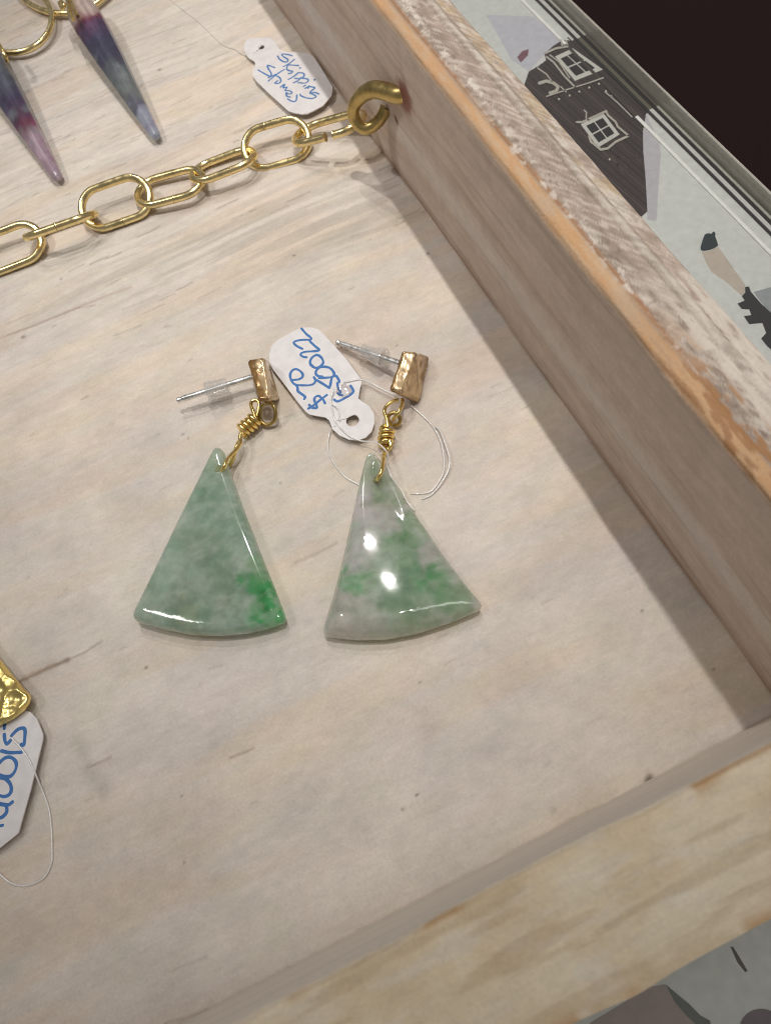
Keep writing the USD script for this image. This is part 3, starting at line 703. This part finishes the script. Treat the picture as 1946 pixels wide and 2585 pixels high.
def tag(label, f, outline, hole, strokes, ink, width, z, tilt, strings, cat='price tag', fw=None):
    p = smooth_poly(f, outline, z)
    c = p.centroid
    T = thing('price_tag', (c.x, c.y, 0), label, cat)
    if hole is not None:
        hx, hy, hr = hole; q = f(hx, hy, z)
        p = p.difference(Point(q[0], q[1]).buffer(hr, 24))
    tl = lambda x, y: tilt[0] * (x - c.x) + tilt[1] * (y - c.y)
    obj('card', extrude(p, z - 0.2, z, tl), M_card, T)
    ls = []
    for s in strokes:
        pts = [tuple(f(x, y, z)[:2]) for x, y in s]
        if len(pts) == 1: ls.append(Point(pts[0]).buffer(width * 0.7)); continue
        q = curve(np.c_[np.array(pts), np.zeros(len(pts))], 0.1)[:, :2]
        for i in range(len(q) - 1):
            ls.append(LineString(q[i:i + 2]).buffer(width / 2 * (0.8 + 0.4 * meshkit.noise(np.array([q[i][0], q[i][1], 0.0]) * 1.3, 5)), 4))
    ink_p = union_all(ls).buffer(0.01).simplify(0.01).intersection(p)
    obj('handwriting', extrude(ink_p, z + 0.002, z + 0.018, tl), ink, T)
    for s in strings:
        w = s[0]
        obj('string', tube(curve(s[1], 0.25), w, 8), M_nylon, T, True)
    return T

t1 = crop(660, 810, 5.55); o1 = crop(400, 800, 2.081)
T1_OUT = [(o[0], o[1]) for o in [(580, 190), (592, 150), (620, 120), (700, 76), (752, 52), (800, 52), (840, 64), (872, 92), (930, 158), (985, 220), (1030, 282), (1062, 325), (1068, 345), (1058, 380), (1050, 430), (1070, 446), (1108, 470), (1133, 510), (1135, 560), (1120, 605), (1090, 635), (1050, 650), (1000, 645), (950, 622), (915, 590), (898, 545), (878, 528), (795, 512), (775, 498), (735, 450), (660, 350), (600, 272), (582, 235)]]
S1 = [[(560, 100), (620, 170), (690, 230), (692, 255), (655, 262)], [(635, 258), (520, 265), (460, 285), (455, 310), (500, 350), (570, 385)],
      [(680, 285), (750, 350), (805, 395), (790, 415), (700, 422), (600, 430), (555, 450), (550, 475), (590, 500), (630, 505)],
      [(715, 630), (690, 610), (680, 570), (700, 520), (750, 480), (800, 480), (845, 520), (865, 570), (850, 610), (810, 640), (760, 655), (720, 640)],
      [(850, 780), (790, 770), (760, 735), (770, 690), (810, 655), (870, 640), (950, 655), (1000, 700), (1020, 750), (990, 785), (900, 795), (810, 798)],
      [(735, 790), (760, 820), (860, 880), (950, 940)], [(950, 940), (965, 900), (985, 800), (1020, 770), (1050, 775), (1085, 830), (1090, 860)],
      [(735, 785), (755, 830), (740, 870), (690, 895), (600, 900), (480, 890), (430, 850), (405, 800), (400, 750), (420, 700), (470, 670), (530, 690), (575, 740), (570, 785), (520, 815), (440, 822), (410, 815)],
      [(480, 890), (505, 930), (510, 980), (560, 1020), (610, 1060), (600, 1090)],
      [(670, 1175), (700, 1210), (770, 1220), (770, 1180), (740, 1110), (755, 1065), (800, 1050), (840, 1080), (870, 1110), (890, 1155)], [(660, 1225), (740, 1175), (820, 1110), (915, 1040)],
      [(1250, 910), (1280, 960), (1285, 1000), (1230, 1050), (1110, 1115), (1060, 1130), (1020, 1105)], [(1070, 1015), (1110, 1040), (1130, 1045)], [(1065, 870), (1072, 930), (1110, 1000)]]
S1 = [[(400 - 400 + (660 + x / 5.55 - 400) * 2.081, (810 + y / 5.55 - 800) * 2.081) for x, y in s] for s in S1]
def sr(*p): return [sR(x, y, z) for x, y, z in p]
str1 = [
    (0.12, sr((110, 690, 1.6), (75, 830, 1.3), (100, 1000, 1.25), (150, 1130, 1.2), (300, 1270, 1.3), (440, 1335, 1.2), (560, 1345, 1.6), (660, 1370, 2.2), (740, 1440, 2.6), (785, 1530, 1.8), (770, 1640, 1.0), (835, 1800, 0.5), (940, 1930, 0.9), (1010, 2080, 0.6), (1110, 2200, 0.3))),
    (0.12, sr((130, 1150, 1.2), (60, 1230, 0.4), (40, 1450, 0.15), (110, 1610, 0.15), (250, 1780, 0.15), (420, 1880, 0.15), (560, 1960, 0.12))),
    (0.12, sr((230, 610, 1.3), (430, 578, 1.2), (560, 615, 1.0), (700, 690, 1.0), (850, 765, 0.9), (1000, 850, 0.4), (1170, 990, 0.2), (1330, 1150, 0.2), (1420, 1320, 0.3), (1465, 1500, 0.4), (1470, 1700, 0.3), (1400, 1850, 0.2), (1310, 1960, 0.15), (1180, 1990, 0.12), (1060, 1990, 0.12))),
    (0.12, sr((1330, 1150, 0.2), (1410, 1190, 0.5), (1480, 1350, 0.8), (1535, 1540, 0.8), (1530, 1680, 0.6), (1450, 1840, 0.4), (1330, 1990, 0.2), (1200, 2060, 0.12))),
    (0.12, sr((90, 880, 1.3), (160, 940, 1.3), (185, 1090, 1.25))),
    (0.07, sr((150, 1080, 1.2), (250, 1060, 1.2), (380, 1010, 1.2), (440, 1090, 1.2))),
]
T1 = tag('small white price tag with blue figures lying between the two jade earrings', o1, T1_OUT, (1020, 546, 0.93), S1, M_ink, 0.36, 1.05, (0.012, -0.010), str1)
# the clear knot of the thread
kn = trimesh.creation.icosphere(3, 1.0); kn.apply_scale([1.1, 1.2, 0.16]); kn.apply_translation(sR(235, 715, 1.25))
obj('knot', kn, M_knot, T1, True)

t2 = crop(600, 60, 5.55)
T2_OUT = [(82, 320), (92, 250), (130, 195), (190, 170), (270, 182), (340, 176), (440, 178), (490, 210), (535, 262), (580, 335), (630, 366), (700, 385), (840, 392), (1000, 412), (1070, 470), (1140, 572), (1250, 752), (1330, 885), (1328, 940), (1316, 1012), (1200, 1150), (1080, 1215), (980, 1262), (900, 1268), (800, 1250), (712, 1220), (580, 1100), (430, 960), (250, 780), (200, 692), (228, 610), (244, 545), (228, 508), (160, 466), (105, 405)]
S2 = [[(760, 440), (700, 420), (620, 415), (640, 450), (700, 490), (690, 525), (640, 520), (580, 480), (560, 440)], [(795, 490), (720, 550), (640, 590)], [(850, 580), (720, 570), (690, 600), (690, 630), (720, 650), (770, 660), (740, 690), (712, 690)], [(875, 615)],
      [(850, 680), (790, 730), (710, 775)], [(850, 680), (920, 690), (930, 730), (880, 765), (800, 760)], [(890, 750), (850, 790), (780, 825)], [(890, 760), (970, 770), (990, 800), (940, 830), (850, 820)],
      [(925, 880), (950, 860)], [(1080, 785)], [(945, 905), (1005, 872), (985, 905)], [(1000, 875), (1080, 900), (1030, 945), (1020, 975), (1080, 965), (1140, 988)], [(1020, 975), (1090, 1010), (1090, 1035), (1030, 1050), (950, 1035), (890, 1010), (875, 985)],
      [(520, 605), (420, 570), (430, 620), (470, 690), (450, 725), (380, 690), (285, 635)], [(655, 630), (560, 690), (430, 790)], [(430, 745), (530, 700)], [(510, 710), (580, 740), (605, 790), (580, 825), (520, 825), (560, 790)],
      [(600, 880), (655, 845), (640, 890), (690, 885), (660, 928)], [(670, 930), (740, 940), (760, 970), (710, 980), (680, 960), (690, 1010), (735, 1025)], [(830, 995), (825, 1060), (800, 1090), (750, 1080), (700, 1050)]]
s2 = [(0.08, [t2(330, 300, 1.1), t2(200, 420, 0.7), t2(60, 410, 0.3), t2(-40, 350, 0.15), at(560, 110, 0.12), at(510, 62, 0.1), at(470, 30, 0.1), at(425, -5, 0.1), at(360, -50, 0.1)])]
tag('white tag with blue handwriting lying by the screw eye, above the chain', t2, T2_OUT, (328, 312, 0.62), S2, M_ink2, 0.30, 0.95, (0.01, -0.012), s2, 'tag')

t3 = crop(0, 1640, 4.253)
T3_OUT = [(-700, 900), (-500, 700), (-100, 640), (150, 648), (240, 652), (330, 672), (400, 742), (440, 840), (468, 910), (466, 970), (400, 1240), (330, 1520), (240, 1830), (198, 1975), (0, 2132), (-150, 2240), (-500, 2300)]
S3 = [[(55, 795), (50, 850)], [(130, 925), (190, 865), (250, 845), (275, 870), (272, 950), (262, 1025), (235, 1020)], [(50, 915), (58, 985), (80, 1015), (115, 980)], [(20, 1090), (110, 1110), (235, 1105)],
      [(-60, 1300), (0, 1215), (60, 1165), (120, 1160), (170, 1200), (180, 1260), (150, 1330), (90, 1370), (0, 1350), (-60, 1300)], [(-80, 1480), (-50, 1400), (0, 1380), (60, 1390), (110, 1440), (125, 1510), (100, 1560), (50, 1580), (0, 1570), (-60, 1540)],
      [(135, 1640), (90, 1670), (0, 1660), (-60, 1640)], [(70, 1670), (75, 1740), (40, 1790), (0, 1810), (-50, 1820)], [(0, 1895), (30, 1890)]]
z5 = crop(0, 1600, 3.16)
s3 = [(0.11, [z5(90, 830, 1.4), z5(180, 930, 1.3), z5(255, 1050, 1.2), z5(290, 1140, 0.9), z5(340, 1260, 0.25), z5(390, 1400, 0.13), z5(410, 1560, 0.12), z5(415, 1720, 0.12), z5(410, 1830, 0.12), z5(350, 1950, 0.13), z5(220, 2010, 0.13), z5(100, 1995, 0.13), z5(20, 1940, 0.2), z5(-60, 1850, 0.3), z5(-120, 1700, 0.6)])]
tag('white price tag partly out of view beneath the hammered gold earring', t3, T3_OUT, None, S3, M_ink, 0.40, 1.0, (0.02, 0.0), s3)

# ------------------------------------------------------------------ hammered gold earring, partly out of view
G_OUT = [(-900, -300), (-300, -250), (-60, 60), (0, 128), (80, 235), (160, 325), (230, 410), (290, 470), (302, 510), (285, 570), (235, 645), (120, 735), (0, 800), (-300, 900), (-700, 900)]
gp_ = Polygon([tuple(t3(x, y, 2.4)[:2]) for x, y in G_OUT]).buffer(0.3).buffer(-0.5).buffer(0.2)
def gold():
    pts = []
    for d in (0, 0.03, 0.1, 0.2, 0.35):
        g = gp_.buffer(-d) if d else gp_
        n = int(g.exterior.length / 0.22)
        pts.append(np.array([g.exterior.interpolate(t, normalized=True).coords[0] for t in np.linspace(0, 1, n, endpoint=False)]))
    x0, y0, x1, y1 = gp_.bounds
    gx, gy = np.meshgrid(np.arange(x0, x1, 0.22), np.arange(y0, y1, 0.22)); q = np.c_[gx.ravel(), gy.ravel()]
    q = q[contains_xy(gp_.buffer(-0.45), q[:, 0], q[:, 1])]
    nb = len(pts[0]); P = np.vstack(pts + [q]); D = shapely.distance(gp_.exterior, shapely.points(P)); D[:nb] = 0
    tri = Delaunay(P).simplices; cc = P[tri].mean(1); tri = tri[contains_xy(gp_, cc[:, 0], cc[:, 1])]
    a = P[tri]; ar = np.cross(a[:, 1] - a[:, 0], a[:, 2] - a[:, 0]); tri[ar < 0] = tri[ar < 0][:, ::-1]
    prof = 0.45 * np.sqrt(1 - (1 - np.clip(D / 0.35, 0, 1)) ** 2)
    cells = rng.uniform([x0, y0], [x1, y1], (int((x1 - x0) * (y1 - y0) / 1.6), 2))     # hammer marks
    from scipy.spatial import cKDTree
    dd, _ = cKDTree(cells).query(P)
    ham = 0.34 * np.clip(dd, 0, 1.1) ** 2 + 0.10 * (fb(P[:, 0] * 1.5, P[:, 1] * 1.5, 0, 3, 77) - 0.5)
    ham *= ss(0.0, 0.4, D)
    curl = 1.85
    V = np.vstack([np.c_[P, curl + prof + ham], np.c_[P[nb:], curl - prof[nb:]]])
    idx = np.arange(len(P)); idx2 = np.where(idx < nb, idx, idx + len(P) - nb)
    return trimesh.Trimesh(V, np.vstack([tri, idx2[tri][:, ::-1]]), process=False)
obj('gold_earring', gold(), M_hammer, None, 50, label='bright hammered gold earring piece at the left edge, resting on a white tag', cat='earring')

# ------------------------------------------------------------------ fluorite earrings
f1_ = crop(0, 0, 3.33)
def point_mesh(a, b, seed):
    """a six sided stone that tapers to a cut tip"""
    a, b = np.asarray(a), np.asarray(b); d = b - a; L = np.linalg.norm(d); d /= L
    h = np.cross([0, 0, 1], d); h /= np.linalg.norm(h); n = np.cross(d, h)
    ts = np.concatenate([np.linspace(0, 0.06, 8), np.linspace(0.08, 0.74, 40), np.linspace(0.76, 0.97, 14), np.linspace(0.975, 1.0, 5)])
    rad = np.interp(ts, [0, 0.012, 0.03, 0.06, 0.12, 0.2, 0.45, 0.78, 0.97, 0.99, 1.0], [0.2, 1.6, 2.5, 3.05, 3.4, 3.5, 2.85, 1.75, 1.05, 0.8, 0.2])
    ang = np.linspace(0, 2 * math.pi, 72, endpoint=False)
    hexr = math.cos(math.pi / 6) / np.cos((ang + 0.35) % (math.pi / 3) - math.pi / 6)
    V = []
    for t, r in zip(ts, rad):
        k = 0.6 * ss(0.03, 0.2, t)
        sh = (1 - k) + k * hexr * 1.03
        V.append(a + d * (t * L) + (r * sh * np.cos(ang))[:, None] * h + (r * 0.86 * sh * np.sin(ang))[:, None] * n)
    V = np.vstack(V); m_, s_ = len(ts), 72
    i, j = np.meshgrid(np.arange(m_ - 1), np.arange(s_), indexing='ij')
    q = np.stack([i * s_ + j, i * s_ + (j + 1) % s_, (i + 1) * s_ + (j + 1) % s_, (i + 1) * s_ + j], -1).reshape(-1, 4)
    V = np.vstack([V, a, b + 0 * d]); k0 = m_ * s_; J = np.arange(s_)
    Fc = np.vstack([q[:, [0, 1, 2]], q[:, [0, 2, 3]], np.stack([np.full(s_, k0), (J + 1) % s_, J], 1), np.stack([np.full(s_, k0 + 1), (m_ - 1) * s_ + J, (m_ - 1) * s_ + (J + 1) % s_], 1)])
    return trimesh.Trimesh(V, Fc, process=False)
def fl_tint(a, b, stops, seed):
    a, b = np.asarray(a), np.asarray(b); d = b - a; L2 = d @ d
    at_ = np.array([s[0] for s in stops]); cols = np.array([s[1] for s in stops])
    def t(v):
        x, y, z = v.T
        k = (v - a) @ d / L2
        side = fb(x / 2.6, y / 2.6, z / 2.6, 4, seed) - 0.5
        k = k + side * 0.16
        c = np.stack([np.interp(k, at_, cols[:, i]) for i in range(3)], 1)
        f = fb(x / 1.4, y / 1.4, z / 1.4, 4, seed + 3)
        c = mixc(c, c * np.array([0.75, 0.5, 0.7]), ss(0.5, 0.7, f) * 0.6)
        c = mixc(c, np.array([0.20, 0.24, 0.25]), 0.4 * ss(0.58, 0.72, fb(x / 3, y / 3, z / 3, 3, seed + 5)) * ss(0.3, 0.5, k) * ss(0.95, 0.75, k))
        al = fb((v - a) @ np.cross(d, [0, 0, 1]) / math.sqrt(L2) / 0.7, k * 6, z / 1.5, 3, seed + 8)
        c = mixc(c, c * 1.9 + 0.02, 0.42 * ss(0.54, 0.64, al)); c = c * (0.85 + 0.3 * fb(x / 0.8, y / 0.8, z / 0.8, 3, seed + 9))[:, None]
        return c
    return t
PALEF, MAG, NAVY, SLATE, ICE, LILAC = (0.46, 0.38, 0.34), (0.14, 0.025, 0.06), (0.042, 0.037, 0.085), (0.075, 0.085, 0.105), (0.25, 0.27, 0.34), (0.30, 0.21, 0.26)
def fluorite(label, a, b, stops, seed, hoops, bails):
    FL = thing('fluorite_earring', (a[0], a[1], 0), label, 'earring')
    obj('stone_point', point_mesh(a, b, seed), M_fluor, FL, 22, fl_tint(a, b, stops, seed))
    for p in hoops: obj('hoop', tube(p, 0.62, 16), M_chain, FL, 40)
    for p in bails: obj('bail_wire', tube(curve(p, 0.12), 0.36, 12), M_wire, FL, 40)
def arc(f, cx, cy, rx, ry, a0, a1, z0, z1):
    t = np.linspace(a0, a1, 90)
    zz = np.linspace(z0, z1, 90)
    return np.array([f(cx + rx * math.cos(k), cy + ry * math.sin(k), z) for k, z in zip(t, zz)])
fa, fbm_ = f1_(648, 20, 3.55), f1_(1325, 1165, 1.15)
fluorite('fluorite point earring with pale top, crimson patch and navy body, in full view', fa, fbm_,
         [(0, PALEF), (0.19, (0.40, 0.31, 0.28)), (0.235, MAG), (0.27, (0.09, 0.04, 0.09)), (0.34, NAVY), (0.50, (0.05, 0.05, 0.085)), (0.60, (0.10, 0.115, 0.125)), (0.72, (0.14, 0.155, 0.155)), (0.80, (0.09, 0.09, 0.13)), (0.83, ICE), (1.1, ICE)], 201,
         [arc(f1_, 530, -330, 480, 440, 2.55, 0.6, 1.0, 1.0)],
         [[f1_(505, -60, 6.4), f1_(515, 0, 6.6), f1_(540, 40, 6.8), f1_(520, 70, 6.0), f1_(500, 20, 5.5)], [f1_(560, -40, 6.6), f1_(570, 30, 7.1), f1_(590, 100, 7.3), f1_(618, 160, 7.1)], [f1_(590, -40, 6.6), f1_(605, 30, 7.1), f1_(630, 90, 7.3), f1_(655, 132, 7.1)]])
ga, gb = f1_(-190, 345, 3.55), f1_(498, 1512, 1.15)
fluorite('fluorite point earring cut off by the left edge, dark blue with lilac tip', ga, gb,
         [(0, PALEF), (0.2, (0.10, 0.11, 0.13)), (0.35, SLATE), (0.5, NAVY), (0.62, (0.07, 0.025, 0.06)), (0.70, MAG), (0.75, LILAC), (0.92, LILAC), (1.1, (0.22, 0.20, 0.25))], 231,
         [arc(f1_, 100, 150, 335, 290, 2.6, -1.25, 0.9, 1.9)],
         [[f1_(-30, 330, 5.4), f1_(10, 400, 6.0), f1_(45, 470, 5.4), f1_(60, 510, 4.4)]])

# ------------------------------------------------------------------ the glass topped picture under the tray
ZG, ZB = -4.05, -7.0
XE = 49.6
b7 = crop(1200, 0, 2.232); b8 = crop(1600, 500, 4.812); b6 = crop(1300, 2300, 2.577)
BOARD = thing('picture_board', (0, 80, ZB - 2), 'printed picture board with a dark house and pale sky under the tray', 'picture')
obj('board', trimesh.creation.box(bounds=[[-150, -90, ZB - 2], [47.5, 260, ZB]]), paper((204, 203, 200)), BOARD)
def pr(f, pts, rgb, lay, name, parent=None, clip=True):
    p = Polygon([tuple(f(x, y, ZB)[:2]) for x, y in pts])
    if not p.is_valid: p = p.buffer(0)
    p = p.intersection(shapely.box(-150, -90, 46.28, 260))
    if p.is_empty: return None
    return obj(name, extrude(p, ZB + 0.002 + 0.03 * lay, ZB + 0.012 + 0.03 * lay), paper(rgb), parent or BOARD)
pr(b7, [(60, 80), (330, 90), (430, 170), (480, 225), (390, 300), (300, 400), (200, 330)], (188, 185, 194), 0, 'cloud_print')
pr(b7, [(235, 320), (265, 285), (300, 275), (295, 310), (255, 350)], (120, 80, 92), 1, 'smoke_print')
HOUSE = pr(b7, [(300, 402), (352, 372), (398, 338), (388, 300), (440, 255), (492, 222), (545, 228), (640, 150), (1100, 560), (960, 640), (943, 740), (945, 850), (958, 1000), (968, 1190), (900, 1250), (600, 1100), (200, 700)], (62, 50, 50), 1, 'house_print')
pr(b7, [(960, 640), (990, 700), (1030, 780), (1045, 860), (1035, 1000), (1020, 1240), (968, 1240), (958, 1000), (945, 850), (943, 740)], (184, 178, 184), 0, 'snow_shade_print')
HP = Polygon([tuple(x) for x in [(300, 402), (398, 338), (388, 300), (492, 222), (640, 150), (1100, 560), (960, 640), (943, 740), (945, 850), (958, 1000), (968, 1190), (900, 1250), (600, 1100), (200, 700)]]).buffer(0)
for k in range(34):
    c0 = -520 + k * 42 + rng.uniform(-5, 5)
    ln_ = LineString([(150, 150 + c0 + 150), (640, 640 + c0 + 120), (1100, 1100 + c0 + 60)]).buffer(1.6 + 1.8 * rng.uniform())
    for g_ in getattr(ln_.intersection(HP), 'geoms', [ln_.intersection(HP)]):
        if g_.area > 60 and g_.geom_type == 'Polygon':
            pr(b7, list(g_.exterior.coords)[:-1], [(44, 34, 35), (84, 71, 68), (50, 40, 40)][k % 3], 2, 'siding_print', HOUSE)
def bil(q, a, b):
    q = np.array(q, float); return (1 - a) * (1 - b) * q[0] + a * (1 - b) * q[1] + a * b * q[2] + (1 - a) * b * q[3]
def window(q, n=2, m_=2, lo=0.14, bar=0.05):
    w = pr(b7, q, (196, 192, 186), 3, 'window_print', HOUSE)
    st = (1 - 2 * lo + bar) / n
    for i in range(n):
        for j in range(m_):
            a0, b0 = lo + i * (1 - 2 * lo + bar) / n, lo + j * (1 - 2 * lo + bar) / m_
            a1, b1 = a0 + (1 - 2 * lo + bar) / n - bar, b0 + (1 - 2 * lo + bar) / m_ - bar
            pr(b7, [tuple(bil(q, *k)) for k in ((a0, b0), (a1, b0), (a1, b1), (a0, b1))], (40, 36, 38), 4, 'pane_print', HOUSE)
window([(448, 318), (548, 272), (718, 392), (560, 456)])
window([(592, 700), (722, 640), (812, 758), (690, 832)])
for line, w in (([(570, 690), (600, 690), (735, 628), (745, 650), (790, 690), (800, 715), (860, 765)], 8), ([(860, 768), (790, 800), (745, 838), (705, 845), (690, 832), (650, 800), (640, 770)], 9), ([(612, 622), (625, 635), (622, 665), (640, 680)], 5),
                ([(400, 322), (440, 352), (500, 430), (560, 492)], 7), ([(420, 312), (470, 350), (530, 440)], 5), ([(350, 385), (400, 420), (430, 460)], 5), ([(395, 300), (450, 275), (520, 262)], 8), ([(480, 225), (490, 262)], 6), ([(510, 232), (520, 258)], 6),
                ([(360, 470), (400, 458), (440, 470), (465, 490), (455, 515), (420, 525)], 12), ([(400, 545), (520, 505), (640, 468), (720, 440)], 5), ([(480, 490), (510, 520)], 5), ([(640, 250), (720, 340), (800, 420)], 7), ([(730, 520), (800, 580), (880, 660)], 5)):
    P = LineString([tuple(x) for x in line]).buffer(w * 0.75, 3)
    pr(b7, list(P.exterior.coords)[:-1], (176, 168, 160), 5, 'trim_print', HOUSE)
for q in ((470, 560), (530, 540), (585, 518), (640, 495), (695, 474), (735, 515), (765, 545), (755, 900)):
    pr(b7, [(q[0] + 6 * math.cos(k), q[1] + 6 * math.sin(k)) for k in np.linspace(0, 6.28, 9)[:-1]], (190, 184, 176), 5, 'light_print', HOUSE)
for k in range(5):
    pr(b7, [(760 + k * 34, 890 + k * 6 - 20), (764 + k * 34, 888 + k * 6 - 20), (840 + k * 20, 985 - k * 36), (836 + k * 20, 987 - k * 36)], (86, 74, 72), 2, 'siding_print', HOUSE)
pr(b8, [(860, 440), (900, 425), (945, 430), (958, 405), (980, 408), (990, 435), (985, 460), (1008, 520), (1022, 575), (980, 605), (920, 628), (850, 640), (812, 632), (808, 595), (835, 500)], (44, 54, 58), 1, 'lamp_cap_print')
pr(b8, [(820, 650), (930, 635), (1020, 590), (1090, 680), (1200, 840), (1350, 1050), (1345, 1180), (1300, 1175), (1250, 1130), (1100, 1000), (950, 900), (880, 790)], (186, 172, 160), 0, 'beam_print')
pr(b8, [(1450, 1140), (1560, 1110), (1665, 1080), (1900, 1000), (1900, 1500), (1700, 1420), (1580, 1310)], (150, 152, 156), 1, 'rock_print')
pr(b8, [(1350, 1150), (1310, 1190), (1345, 1245), (1258, 1282), (1310, 1345), (1400, 1350), (1425, 1420), (1335, 1435), (1400, 1530), (1560, 1515), (1605, 1640), (1545, 1705), (1620, 1800), (1800, 1960), (2200, 2200), (2200, 1900), (1800, 1520), (1550, 1290), (1420, 1140), (1395, 1075), (1350, 1080)], (48, 44, 46), 2, 'spruce_print')
pr(b6, [(300, 900), (500, 722), (700, 602), (860, 500), (975, 478), (1050, 590), (1180, 680), (1270, 720), (1290, 900)], (158, 142, 136), 0, 'boulder_print')
pr(b6, [(980, 480), (1060, 548), (1130, 605), (1205, 682), (1268, 716), (1280, 790), (1200, 760), (1120, 690), (1035, 590)], (98, 100, 96), 1, 'boulder_edge_print')
pr(b6, [(1600 + 140 * math.cos(k), 770 + 132 * math.sin(k)) for k in np.linspace(0, 6.28, 30)[:-1]], (112, 98, 104), 1, 'stone_print')
pr(b6, [(1400, 232), (1420, 238), (1470, 320), (1512, 392), (1496, 400), (1445, 335)], (66, 56, 52), 1, 'twig_print')

GLASS = thing('glass_top', (0, 80, ZG - 2.8), 'clear glass sheet with polished edge between the tray and the picture board', 'glass')
g_ = trimesh.creation.box(bounds=[[-150, -90, ZB + 0.25], [XE - 0.45, 260, ZG]])
obj('pane', g_, M_glass, GLASS)
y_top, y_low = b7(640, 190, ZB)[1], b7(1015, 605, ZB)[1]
def painted_edge_strip(name, x0, x1, z0, z1, light, dim):
    """border and edge lines with glints painted in; dim colours paint the reflected house"""
    for y0, y1, m_ in ((-90, y_low, light), (y_low, y_top, dim), (y_top, 260, light)):  # middle stretch painted darker for the reflection of the house
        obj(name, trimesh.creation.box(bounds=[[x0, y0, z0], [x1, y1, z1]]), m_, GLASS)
painted_edge_strip('painted_edge_strip', 43.9, 44.5, ZB + 0.03, ZB + 0.16, paper((232, 230, 226)), paper((70, 60, 56)))
painted_edge_strip('painted_edge_strip', 46.3, 46.75, ZB + 0.03, ZB + 0.16, paper((44, 40, 44)), paper((40, 34, 34)))
painted_edge_strip('painted_edge_strip', 46.78, 47.5, ZB + 0.02, ZB + 0.22, paper((196, 192, 190)), paper((96, 88, 76)))
painted_edge_strip('painted_edge_strip', 47.55, 48.2, ZB - 1, ZB + 0.1, paper((34, 30, 32)), paper((34, 30, 32)))
painted_edge_strip('painted_edge_strip', 48.24, 48.7, ZB - 1, ZB + 0.22, paper((170, 166, 158)), paper((84, 76, 66)))
obj('polished_edge', trimesh.creation.box(bounds=[[XE - 0.42, -90, ZB - 2], [XE, 260, ZG - 0.35]]), paper((176, 170, 160)), GLASS)

# what lies beyond: dark cloth or floor far below
obj('dark_floor', trimesh.creation.box(bounds=[[-900, -900, -620], [1500, 1500, -600]]), M_dark, kind='structure', label='dark floor far below the tray and glass', cat='floor')
